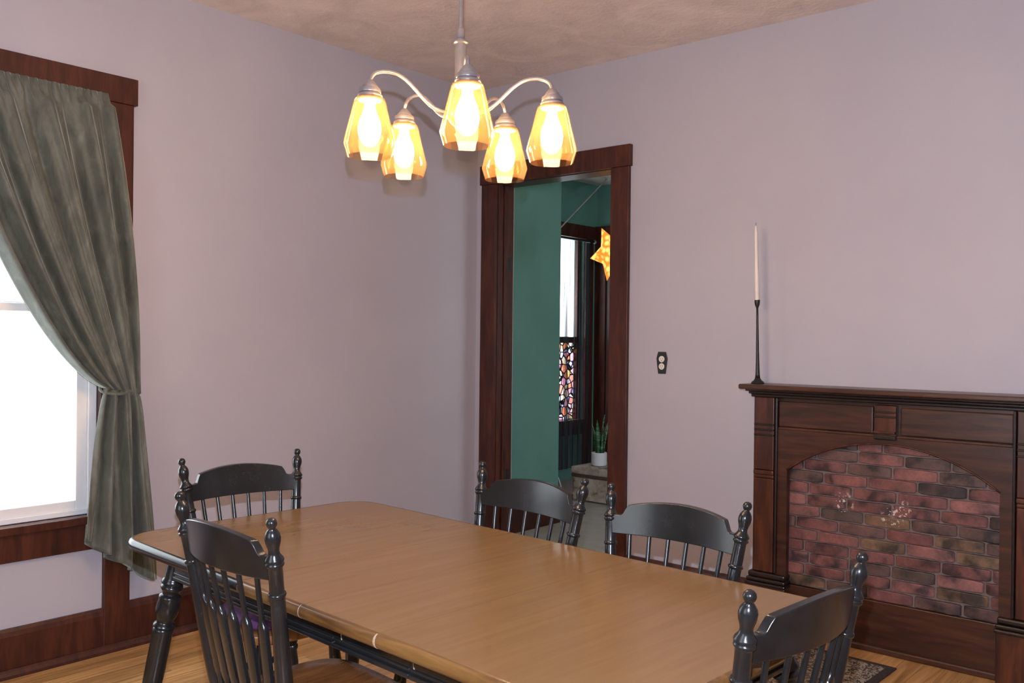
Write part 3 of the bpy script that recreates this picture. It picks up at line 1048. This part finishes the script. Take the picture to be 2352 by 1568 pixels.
# ------------------------------------------------------------------ dining table
TH = -0.055
TCU, TCV = 2.212, -2.2595
tu = Vector((math.cos(TH), math.sin(TH), 0))
tv = Vector((-math.sin(TH), math.cos(TH), 0))
tb = empty('dining_table', tu * TCU + tv * TCV, (0, 0, TH))
tag(tb, 'long dining table with tan woodgrain top on black turned legs', 'table')
HL, HWD, TZ = 0.939, 0.4425, 0.74
CR = 0.10
seams = [1.975 - TCU, 2.25 - TCU, 2.53 - TCU]
xs = [-HL] + seams + [HL]


def corner(cx, cy, a_from, a_to, n=8, r=CR):
    return [(cx + r * math.cos(a_from + (a_to - a_from) * i / n), cy + r * math.sin(a_from + (a_to - a_from) * i / n)) for i in range(n + 1)]


pi = math.pi
in_ = 0.006
outl = []
for k in range(4):
    a, b = xs[k], xs[k + 1]
    g0 = 0.0007 if k > 0 else 0
    g1 = 0.0007 if k < 3 else 0
    if k == 0:
        poly = [(b - g1, HWD)] + corner(-HL + CR, HWD - CR, pi / 2, pi) + corner(-HL + CR, -HWD + CR, pi, 1.5 * pi) + [(b - g1, -HWD)]
        path = poly
    elif k == 3:
        poly = [(a + g0, -HWD)] + corner(HL - CR, -HWD + CR, -pi / 2, 0) + corner(HL - CR, HWD - CR, 0, pi / 2) + [(a + g0, HWD)]
        path = poly
    else:
        poly = [(a + g0, -HWD), (b - g1, -HWD), (b - g1, HWD), (a + g0, HWD)]
        path = None
    obj('top_panel', prism(poly, TZ - 0.026, TZ, 'z'), 'table_laminate', tb)

    def edge(path, mat):
        bm = bmesh.new()
        P = [Vector((p[0], p[1], 0)) for p in path]
        rings = []
        for i, p in enumerate(P):
            d = (P[min(i + 1, len(P) - 1)] - P[max(i - 1, 0)]).normalized()
            nrm = Vector((d.y, -d.x, 0))
            ring = []
            for j in range(9):
                ph = pi / 2 - pi * j / 8
                ring.append(bm.verts.new(p + nrm * (0.014 * math.cos(ph)) + Vector((0, 0, TZ - 0.016 + 0.0165 * math.sin(ph)))))
            rings.append(ring)
        for r0, r1 in zip(rings, rings[1:]):
            for j in range(9):
                bm.faces.new((r0[j], r0[(j + 1) % 9], r1[(j + 1) % 9], r1[j]))
        bm.faces.new(rings[0])
        bm.faces.new(rings[-1])
        return obj('top_edge', bm, mat, tb, smooth=50)
    if path:
        edge(path, 'black_paint' if k == 0 else 'table_edge_wood')
    else:
        edge([(a + g0, -HWD), (b - g1, -HWD)], 'table_edge_wood')
        edge([(b - g1, HWD), (a + g0, HWD)], 'table_edge_wood')
# apron with clipped corners, moulded foot
ain, ac = 0.085, 0.085
AX, AY = HL - ain, HWD - ain
loop = [(-AX + ac, -AY), (AX - ac, -AY), (AX, -AY + ac), (AX, AY - ac), (AX - ac, AY), (-AX + ac, AY), (-AX, AY - ac), (-AX, -AY + ac)]


def loop_board(p, q, t0, t1, z0, z1):
    """a straight board between loop points p and q; t0..t1 is the offset outwards"""
    bm = bmesh.new()
    d = (Vector((*q, 0)) - Vector((*p, 0))).normalized()
    n = Vector((d.y, -d.x, 0))
    c = []
    for zz in (z0, z1):
        for pt, t in ((p, t0), (q, t0), (q, t1), (p, t1)):
            w = Vector((*pt, zz)) + n * t
            c.append(bm.verts.new(w))
    for f in ((0, 1, 2, 3), (7, 6, 5, 4), (0, 4, 5, 1), (1, 5, 6, 2), (2, 6, 7, 3), (3, 7, 4, 0)):
        bm.faces.new([c[i] for i in f])
    return bm


for i in range(8):
    p, q = loop[i], loop[(i + 1) % 8]
    if i in (0, 4):
        cuts = [-AX + ac] + seams + [AX - ac]
        if i == 4:
            cuts = cuts[::-1]
        ps = [(c, p[1]) for c in cuts]
    else:
        ps = [p, q]
    for a, b in zip(ps, ps[1:]):
        d = Vector((b[0] - a[0], b[1] - a[1])).normalized() * (0.0005 if len(ps) > 2 else 0)
        a2, b2 = (a[0] + d.x, a[1] + d.y), (b[0] - d.x, b[1] - d.y)
        ap = obj('apron_board', loop_board(a2, b2, -0.02, 0.0, 0.622, TZ - 0.026), 'black_paint', tb)
        obj('apron_bead', loop_board(a2, b2, -0.005, 0.007, 0.622, 0.634), 'black_paint', ap, bevel=0.003)
        obj('apron_bead', loop_board(a2, b2, -0.005, 0.004, 0.637, 0.646), 'black_paint', ap, bevel=0.003)
# pale chips where the leaves meet
for sxx in (seams[0] + 0.06, seams[1] + 0.03, seams[2] + 0.01):
    bm = bmesh.new()
    pr = None
    for i in range(7):
        t = i / 6
        zz = 0.637 + 0.05 * t
        w = 0.0016 * (1 - 0.8 * t) * (1 + 0.6 * math.sin(i * 2.3))
        xx = sxx + 0.0015 * math.sin(i * 1.7)
        cur = [bm.verts.new((xx - w, -AY - 0.0012, zz)), bm.verts.new((xx + w, -AY - 0.0012, zz)), bm.verts.new((xx + w, -AY + 0.001, zz)), bm.verts.new((xx - w, -AY + 0.001, zz))]
        if pr:
            for k in range(4):
                bm.faces.new((pr[k], pr[(k + 1) % 4], cur[(k + 1) % 4], cur[k]))
        pr = cur
    obj('paint_chip', bm, 'pale_chip', tb)
for sxx, ww in ((seams[1], 0.002), (seams[2], 0.0042)):
    bm = bmesh.new()
    pr = None
    for j in range(7):
        ph = pi / 2 - pi * (j + 1) / 8
        w = ww * (0.25 + 0.75 * math.sin(pi * (j + 0.5) / 7))
        yy, zz = -HWD - 0.0145 * math.cos(ph), TZ - 0.016 + 0.017 * math.sin(ph)
        cur = [bm.verts.new((sxx - w, yy, zz)), bm.verts.new((sxx + w * 0.6, yy, zz)), bm.verts.new((sxx + w * 0.6, yy + 0.003, zz)), bm.verts.new((sxx - w, yy + 0.003, zz))]
        if pr:
            for k in range(4):
                bm.faces.new((pr[k], pr[(k + 1) % 4], cur[(k + 1) % 4], cur[k]))
        pr = cur
    obj('edge_chip', bm, 'pale_chip', tb)
leg_prof = [(0.024, 0.0), (0.028, 0.10), (0.030, 0.106), (0.033, 0.110), (0.033, 0.118), (0.028, 0.122), (0.032, 0.127), (0.033, 0.133), (0.029, 0.139), (0.024, 0.146),
            (0.024, 0.152), (0.031, 0.157), (0.033, 0.163), (0.031, 0.169), (0.033, 0.180), (0.0345, 0.195), (0.033, 0.212), (0.027, 0.228), (0.024, 0.236), (0.026, 0.242),
            (0.032, 0.247), (0.033, 0.253), (0.028, 0.258), (0.031, 0.262), (0.031, 0.270), (0.030, 0.275), (0.030, 0.40), (0.026, 0.55), (0.020, 0.70), (0.0215, 0.715), (0.018, 0.735)]
for sx_ in (-1, 1):
    for sy_ in (-1, 1):
        p0 = Vector((sx_ * 0.800, sy_ * 0.325, TZ - 0.026))
        p1 = Vector((sx_ * 0.930, sy_ * 0.405, 0.0))
        Ltot = (p1 - p0).length
        prof = [(r_, t_ * Ltot / 0.735) for r_, t_ in leg_prof]
        lg = obj('leg', lathe(prof, 20, p0, p1), 'black_paint', tb, smooth=50)

# ------------------------------------------------------------------ chairs
PT, PB = Vector((0.225, -0.275, 0.94)), Vector((0.165, -0.190, 0.43))      # right back post, top and seat level
RAKE = (PT.y - PB.y) / (PT.z - PB.z)
SPL = (PT.x - PB.x) / (PT.z - PB.z)
post_prof = [(0, 0), (0.007, 0.0015), (0.011, 0.006), (0.0125, 0.012), (0.011, 0.018), (0.0078, 0.0225), (0.0078, 0.0245), (0.0115, 0.028), (0.0160, 0.036), (0.0178, 0.045), (0.0168, 0.055),
             (0.0132, 0.067), (0.0118, 0.075), (0.0135, 0.083), (0.0195, 0.091), (0.0212, 0.095), (0.0205, 0.098), (0.0178, 0.1), (0.0205, 0.103), (0.0208, 0.107), (0.0172, 0.111),
             (0.0162, 0.114), (0.0164, 0.170), (0.0190, 0.172), (0.0205, 0.176), (0.0190, 0.180), (0.0166, 0.182), (0.0185, 0.30), (0.0200, 0.40), (0.0195, 0.47), (0.0150, 0.53)]


def rail_top(s):
    a = abs(s)
    arch = 0.900 - 0.030 * a * a
    if a > 0.86:
        return 0.852
    if a > 0.76:
        k = (0.86 - a) / 0.10
        k = k * k * (3 - 2 * k)
        edge_z = 0.900 - 0.030 * 0.76 * 0.76
        return 0.852 + (edge_z - 0.852) * k
    return arch


def make_chair():
    root = empty('dining_chair', (0, 0, 0))
    for sd in (-1, 1):
        a, b = Vector((PT.x * sd, PT.y, PT.z)), Vector((PB.x * sd, PB.y, PB.z))
        obj('back_post', lathe(post_prof, 18, a, b), 'black_paint', root, smooth=50)
    # crest rail: bowed backwards in plan, raked with the posts
    bm = bmesh.new()
    n = 60
    rings = []
    for i in range(n + 1):
        s = -1 + 2 * i / n
        zt, zb_ = rail_top(s), 0.798
        ring = []
        for (zz, off) in ((zb_, -0.010), (zb_, 0.010), (zt, 0.010), (zt, -0.010)):
            hwid = PB.x + SPL * (0.83 - PB.z) - 0.006
            yy = PB.y + RAKE * (zz - PB.z) - 0.040 * (1 - s * s) + off + 0.004
            ring.append(bm.verts.new((s * hwid, yy, zz)))
        rings.append(ring)
    for a, b in zip(rings, rings[1:]):
        for k in range(4):
            bm.faces.new((a[k], a[(k + 1) % 4], b[(k + 1) % 4], b[k]))
    bm.faces.new(rings[0])
    bm.faces.new(rings[-1])
    obj('crest_rail', bm, 'black_paint', root, smooth=35, bevel=0.0022)
    # six arrow spindles
    for k in range(6):
        s = -0.714 + 1.428 * k / 5
        top = Vector((s * 0.212, PB.y + RAKE * (0.80 - PB.z) - 0.040 * (1 - s * s) + 0.004, 0.806))
        bot = Vector((s * 0.165, PB.y - 0.012 * (1 - s * s) - 0.004, 0.438))
        d = (bot - top)
        L = d.length
        dn = d.normalized()
        e1 = Vector((1, 0, 0))
        e1 = (e1 - dn * e1.dot(dn)).normalized()
        e2 = dn.cross(e1)
        bm = bmesh.new()
        prev = None
        for (t, w, th) in ((0, .0062, .0062), (0.105, .0066, .0066), (0.114, .0075, .0072), (0.122, .013, .0075), (0.131, .0185, .0078), (0.20, .019, .0078), (0.29, .0185, .0078),
                           (0.305, .0165, .0078), (0.316, .009, .008), (0.322, .0078, .0078), (L, .0075, .0075)):
            c = top + dn * t
            ring = []
            for q in range(12):
                an = 2 * pi * q / 12
                ca_, sa_ = math.cos(an), math.sin(an)
                ex = 0.55 if w > th * 1.5 else 1.0
                ring.append(bm.verts.new(c + e1 * (w * math.copysign(abs(ca_) ** ex, ca_)) + e2 * (th * math.copysign(abs(sa_) ** ex, sa_))))
            if prev:
                for q in range(12):
                    bm.faces.new((prev[q], prev[(q + 1) % 12], ring[(q + 1) % 12], ring[q]))
            else:
                bm.faces.new(ring)
            prev = ring
        bm.faces.new(prev)
        obj('spindle', bm, 'black_paint', root, smooth=40)
    # saddled seat
    def seat_outline(scale=1.0):
        out = []
        for i in range(40):
            a = 2 * pi * i / 40
            ca_, sa_ = math.cos(a), math.sin(a)
            xx = math.copysign(abs(ca_) ** 0.5, ca_) * (0.192 - 0.012 * (-sa_ if sa_ < 0 else 0))
            yy = math.copysign(abs(sa_) ** 0.5, sa_) * 0.19 - 0.012
            out.append((xx * scale, yy * scale))
        return out
    bm = bmesh.new()
    rings = []
    for sc_, zz in ((0.90, 0.408), (0.985, 0.418), (1.0, 0.430), (0.985, 0.441), (0.93, 0.446), (0.6, 0.438), (0.25, 0.436)):
        rings.append([bm.verts.new((x_, y_, zz)) for x_, y_ in seat_outline(sc_)])
    for a, b in zip(rings, rings[1:]):
        for q in range(40):
            bm.faces.new((a[q], a[(q + 1) % 40], b[(q + 1) % 40], b[q]))
    bm.faces.new(rings[0])
    bm.faces.new(rings[-1])
    obj('seat', bm, 'seat_wood', root, smooth=50)
    # legs and stretchers
    lp = [(0.014, 0), (0.016, 0.05), (0.019, 0.09), (0.021, 0.12), (0.016, 0.135), (0.020, 0.14), (0.020, 0.15), (0.016, 0.155), (0.021, 0.20), (0.0205, 0.26), (0.017, 0.33), (0.013, 0.395), (0.014, 0.40), (0.012, 0.42)]
    feet = {}
    for sx_ in (-1, 1):
        for sy_ in (-1, 1):
            a = Vector((sx_ * 0.13, sy_ * 0.13 - 0.012, 0.415))
            b = Vector((sx_ * 0.165, sy_ * 0.168 - 0.012, 0.0))
            L = (b - a).length
            feet[(sx_, sy_)] = (a, b)
            obj('leg', lathe([(r_, t_ * L / 0.42) for r_, t_ in lp], 14, a, b), 'black_paint', root, smooth=50)
    sp = [(0.008, 0), (0.010, 0.04), (0.014, 0.12), (0.010, 0.20), (0.008, 0.24)]

    def stretcher(p, q):
        L = (q - p).length
        obj('stretcher', lathe([(r_, t_ * L / 0.24) for r_, t_ in sp], 12, p, q), 'black_paint', root, smooth=True)
    for sx_ in (-1, 1):
        a0_, b0_ = feet[(sx_, -1)]
        a1_, b1_ = feet[(sx_, 1)]
        stretcher(a0_.lerp(b0_, 0.6), a1_.lerp(b1_, 0.6))
    m0 = (feet[(-1, -1)][0].lerp(feet[(-1, -1)][1], 0.6) + feet[(-1, 1)][0].lerp(feet[(-1, 1)][1], 0.6)) / 2
    m1 = (feet[(1, -1)][0].lerp(feet[(1, -1)][1], 0.6) + feet[(1, 1)][0].lerp(feet[(1, 1)][1], 0.6)) / 2
    stretcher(m0, m1)
    for sy_ in (-1, 1):
        f = 0.42
        stretcher(feet[(-1, sy_)][0].lerp(feet[(-1, sy_)][1], f), feet[(1, sy_)][0].lerp(feet[(1, sy_)][1], f))
    return root


chair = make_chair()


def copy_tree(o, parent=None):
    c = o.copy()
    COL.objects.link(c)
    c.parent = parent
    for k in list(o.children):
        copy_tree(k, c)
    return c


CH = [  # centre of the two finials, facing (deg), width scale, height scale, label, cushion label
    ((1.05, -2.31), -6.7, 0.95, 1.0, 'black spindle-back chair at the table end nearest the curtain, facing the room', 'purple seat cushion on the chair at the curtain end'),
    ((1.903, -2.912), 85.7, 0.995, 1.016, 'black spindle-back chair seen from behind at the left foreground of the table', None),
    ((1.957, -1.836), -96.5, 1.05, 0.99, 'black spindle-back chair in front of the doorway', 'purple seat cushion on the chair before the doorway'),
    ((2.497, -1.854), -90.7, 0.975, 0.984, 'black spindle-back chair between the doorway and the fireplace', None),
    ((3.115, -2.41), 174.0, 0.945, 0.98, 'black spindle-back chair at the right end of the table before the bricks', None),
]


def make_cushion():
    bm = bmesh.new()
    rings = []
    for sc_, zz in ((0.0, 0.002), (0.80, 0.0), (0.95, 0.006), (1.0, 0.018), (0.95, 0.030), (0.80, 0.040), (0.45, 0.046), (0.0, 0.047)):
        if sc_ == 0:
            rings.append([bm.verts.new((0, 0, zz))])
            continue
        ring = []
        for i in range(36):
            a = 2 * pi * i / 36
            ca_, sa_ = math.cos(a), math.sin(a)
            ring.append(bm.verts.new((math.copysign(abs(ca_) ** 0.5, ca_) * 0.165 * sc_, math.copysign(abs(sa_) ** 0.5, sa_) * 0.155 * sc_, zz)))
        rings.append(ring)
    for a, b in zip(rings, rings[1:]):
        for q in range(36):
            j_ = (q + 1) % 36
            if len(a) == 1:
                bm.faces.new((a[0], b[q], b[j_]))
            elif len(b) == 1:
                bm.faces.new((a[q], b[0], a[j_]))
            else:
                bm.faces.new((a[q], a[j_], b[j_], b[q]))
    return bm


for i, (c, face, sxx, szz, lab, cl) in enumerate(CH):
    o = chair if i == 0 else copy_tree(chair)
    a = math.radians(face)
    o.location = (c[0] + 0.275 * math.cos(a), c[1] + 0.275 * math.sin(a), 0)
    o.rotation_euler = (0, 0, a - pi / 2)
    o.scale = (sxx, 1, szz)
    tag(o, lab, 'chair', 'black spindle-back dining chairs')
    if cl:
        cu = empty('seat_cushion', (o.location.x, o.location.y, 0.447 * szz), (0, 0, a - pi / 2))
        tag(cu, cl, 'cushion', 'purple chair cushions')
        pad = obj('pad', make_cushion(), 'purple_fabric', cu, smooth=True)
        for sd in (-1, 1):
            obj('tie', tube([(sd * 0.14, -0.148, 0.015), (sd * 0.146, -0.165, 0.02), (sd * 0.148, -0.175, 0.01)], 0.003, 6), 'purple_fabric', cu)

# ------------------------------------------------------------------ curtain
def curtain():
    bm = bmesh.new()
    uvl = bm.loops.layers.uv.new('UVMap')
    cols, ru, rl = 150, 56, 40
    oT, oM, oB = (-2.325, 2.345), (-2.192, 1.10), (-2.118, 0.292)
    iT, iM, iB = (-3.02, 2.345), (-2.335, 1.122), (-2.436, 0.525)
    grid = []

    def lerp(a, b, t):
        return a + (b - a) * t

    def fold(s, t):
        # stacked pleats of uneven width
        return 1.25 * math.sin(2 * pi * (5.6 * s + 0.30 * math.sin(5.1 * s + 1.0))) + 0.35 * math.sin(2 * pi * (14.0 * s + 0.8) + 2.5 * t) + 0.25 * math.sin(2 * pi * (3.1 * s) - 4 * t)
    for r in range(ru + 1):
        t = r / ru
        line = []
        for c in range(cols + 1):
            s = c / cols
            top = (lerp(oT[0], iT[0], s), 2.345)
            mid = (lerp(oM[0], iM[0], s), lerp(oM[1], iM[1], s))
            # pull of the swag: control point sinks towards the tieback for the inner cloth
            ctl = (lerp(-2.215, -2.63, s ** 0.9), lerp(1.75, 1.235, s ** 0.7))
            y = (1 - t) ** 2 * top[0] + 2 * t * (1 - t) * ctl[0] + t * t * mid[0]
            z = (1 - t) ** 2 * top[1] + 2 * t * (1 - t) * ctl[1] + t * t * mid[1]
            amp = 0.010 + 0.016 * math.sin(pi * min(1, t * 1.1)) * (1 - 0.35 * t) - 0.002 * t
            x = 0.086 + 1.3 * amp * fold(s, t)
            if t < 0.02:
                x = 0.060 + 0.005 * math.sin(2 * pi * (23 * s + 0.5 * math.sin(9 * s))) + 0.004 * math.sin(2 * pi * 41 * s + 2)
            elif t < 0.05:
                x = 0.066 + 0.006 * math.sin(2 * pi * (23 * s + 0.5 * math.sin(9 * s)))
            x += 0.012 * math.sin(pi * t) * s
            # edge hem curls to the glass
            if s > 0.965:
                x -= 0.02 * (s - 0.965) / 0.035 * min(1, t * 3)
            line.append((x, y, z, s * 0.9, t * 1.3))
        grid.append(line)
    for r in range(1, rl + 1):
        t = r / rl
        line = []
        for c in range(cols + 1):
            s = c / cols
            mid = (lerp(oM[0], iM[0], s), lerp(oM[1], iM[1], s))
            hem = lerp(oB[1], iB[1], s ** 1.3)
            sp = t ** 0.75
            bot_y = lerp(oB[0], iB[0], s)
            y = lerp(mid[0], bot_y, sp)
            z = lerp(mid[1], hem, t)
            amp = 0.022 + 0.020 * t ** 0.8
            if t < 0.08:
                amp = lerp(0.0145, 0.024, t / 0.08)
            x = 0.088 + 1.1 * amp * fold(s * 0.72 + 0.1, 1 + t) - 0.016 * s * (1 - t)
            y += 0.010 * t * math.sin(2 * pi * 4.5 * s + 0.7)
            x = max(x, 0.034)
            line.append((x, y, z, s * 0.6, 1.3 + t * 0.8))
        grid.append(line)
    V = [[bm.verts.new(p[:3]) for p in line] for line in grid]
    for r in range(len(grid) - 1):
        for c in range(cols):
            idx = ((r, c), (r, c + 1), (r + 1, c + 1), (r + 1, c))
            f = bm.faces.new([V[i][j_] for i, j_ in idx])
            for lp, (i, j_) in zip(f.loops, idx):
                lp[uvl].uv = grid[i][j_][3:5]
    return bm


cur = empty('window_curtain', (0, 0, 0))
tag(cur, 'grey-green velvet curtain tied back at the white window', 'curtain')
cl_ = obj('velvet_panel', curtain(), 'velvet', cur, smooth=True)
sd_ = cl_.modifiers.new('cloth', 'SOLIDIFY')
sd_.thickness = 0.0025
obj('tieback', tube(bez((0.028, -2.215, 1.13), (0.11, -2.20, 1.10), (0.13, -2.30, 1.085), (0.085, -2.345, 1.105), 10) + bez((0.085, -2.345, 1.105), (0.05, -2.36, 1.12), (0.032, -2.33, 1.14), (0.026, -2.25, 1.14), 8)[1:], 0.006, 8), 'velvet', cur, smooth=True)
rod = obj('curtain_rod', tube([(0.038, -3.45, 2.318), (0.038, -2.36, 2.318), (0.034, -2.352, 2.318), (0.0255, -2.35, 2.318)], 0.004, 8), 'iron_black', smooth=40)
tag(rod, 'slim rod in the top hem of the velvet curtain', 'curtain rod')

# ------------------------------------------------------------------ chandelier
LC = Vector((2.128, -2.358, 0))
lamp = empty('chandelier', (LC.x, LC.y, H))
tag(lamp, 'five-arm pewter chandelier with amber-glowing glass shades over the table', 'chandelier')


def L(z):
    return z - H


obj('ceiling_canopy', lathe([(0, 0), (0.065, 0), (0.065, -0.006), (0.05, -0.022), (0.018, -0.032), (0, -0.032)], 24), 'pewter', lamp, smooth=40)
obj('rod', tube([(0, 0, -0.03), (0, 0, L(2.155))], 0.0065, 12), 'pewter', lamp, smooth=40)
obj('coupling', lathe([(0.0065, L(2.165)), (0.0105, L(2.160)), (0.0105, L(2.138)), (0.0125, L(2.136)), (0.0125, L(2.131))], 16), 'pewter', lamp, smooth=40)
obj('column', lathe([(0.012, L(2.132)), (0.0205, L(2.130)), (0.0205, L(2.125)), (0.0155, L(2.122)), (0.0150, L(1.985)), (0.0205, L(1.98)), (0.0205, L(1.97)), (0.016, L(1.965))], 20), 'pewter', lamp, smooth=40)
obj('hub', lathe([(0.016, L(1.967)), (0.032, L(1.958)), (0.038, L(1.945)), (0.036, L(1.930)), (0.026, L(1.915)), (0.014, L(1.905)), (0.010, L(1.893)), (0.014, L(1.885)), (0.008, L(1.875)), (0, L(1.873))], 24), 'pewter', lamp, smooth=40)
tocam = math.atan2(CAM.y - LC.y, CAM.x - LC.x)
RA = 0.245
ZC = L(1.988)
first = None
shade_prof = [(0.033, L(1.953)), (0.037, L(1.949)), (0.0405, L(1.94)), (0.0500, L(1.90)), (0.0590, L(1.865)), (0.0650, L(1.841)), (0.0655, L(1.836)), (0.0615, L(1.822)), (0.0560, L(1.804)), (0.0545, L(1.804)),
              (0.0600, L(1.822)), (0.0638, L(1.836)), (0.0575, L(1.865)), (0.0485, L(1.90)), (0.039, L(1.94)), (0.032, L(1.951))]
cap_prof = [(0.0065, ZC + 0.008), (0.010, ZC + 0.006), (0.0135, ZC + 0.001), (0.0185, ZC - 0.005), (0.0205, ZC - 0.010), (0.0205, ZC - 0.012), (0.0265, ZC - 0.014), (0.0285, ZC - 0.019), (0.0275, ZC - 0.024), (0.0245, ZC - 0.026),
            (0.0300, ZC - 0.028), (0.0315, ZC - 0.032), (0.0300, ZC - 0.0355), (0.0325, ZC - 0.037), (0.0330, ZC - 0.041), (0.031, ZC - 0.044), (0.0, ZC - 0.044)]
bulb_prof = [(0.013, L(1.948)), (0.014, L(1.925)), (0.018, L(1.912)), (0.026, L(1.893)), (0.0295, L(1.872)), (0.026, L(1.85)), (0.016, L(1.834)), (0.006, L(1.829)), (0, L(1.828))]
for k in range(5):
    ang = tocam + math.radians(4 + 72 * k)
    if first is None:
        pts = bez((0.025, 0, L(1.940)), (0.105, 0, L(1.928)), (0.125, 0, ZC + 0.036), (0.195, 0, ZC + 0.036), 16) + bez((0.195, 0, ZC + 0.036), (0.232, 0, ZC + 0.036), (RA, 0, ZC + 0.022), (RA, 0, ZC - 0.002), 10)[1:]
        arm = obj('arm', tube(pts, 0.0052, 10), 'pewter', lamp, rot=(0, 0, ang), smooth=True)
        subs = []
        for nm, pr, mt in (('socket_cap', cap_prof, 'pewter'), ('bulb', bulb_prof, 'bulb_glow')):
            s_ = obj(nm, lathe(pr, 24), mt, arm, loc=(RA, 0, 0), smooth=40)
        obj('bulb_base', lathe([(0.012, ZC - 0.038), (0.0135, ZC - 0.040), (0.0135, L(1.944)), (0.012, L(1.942))], 16), 'pewter', arm, loc=(RA, 0, 0), smooth=40)
        bm = open_lathe(shade_prof + shade_prof[:1], 32)
        bmesh.ops.remove_doubles(bm, verts=bm.verts, dist=1e-6)
        obj('glass_shade', bm, 'lamp_glass', arm, loc=(RA, 0, 0), smooth=50)
        first = arm
    else:
        arm = copy_tree(first, lamp)
        arm.rotation_euler = (0, 0, ang)
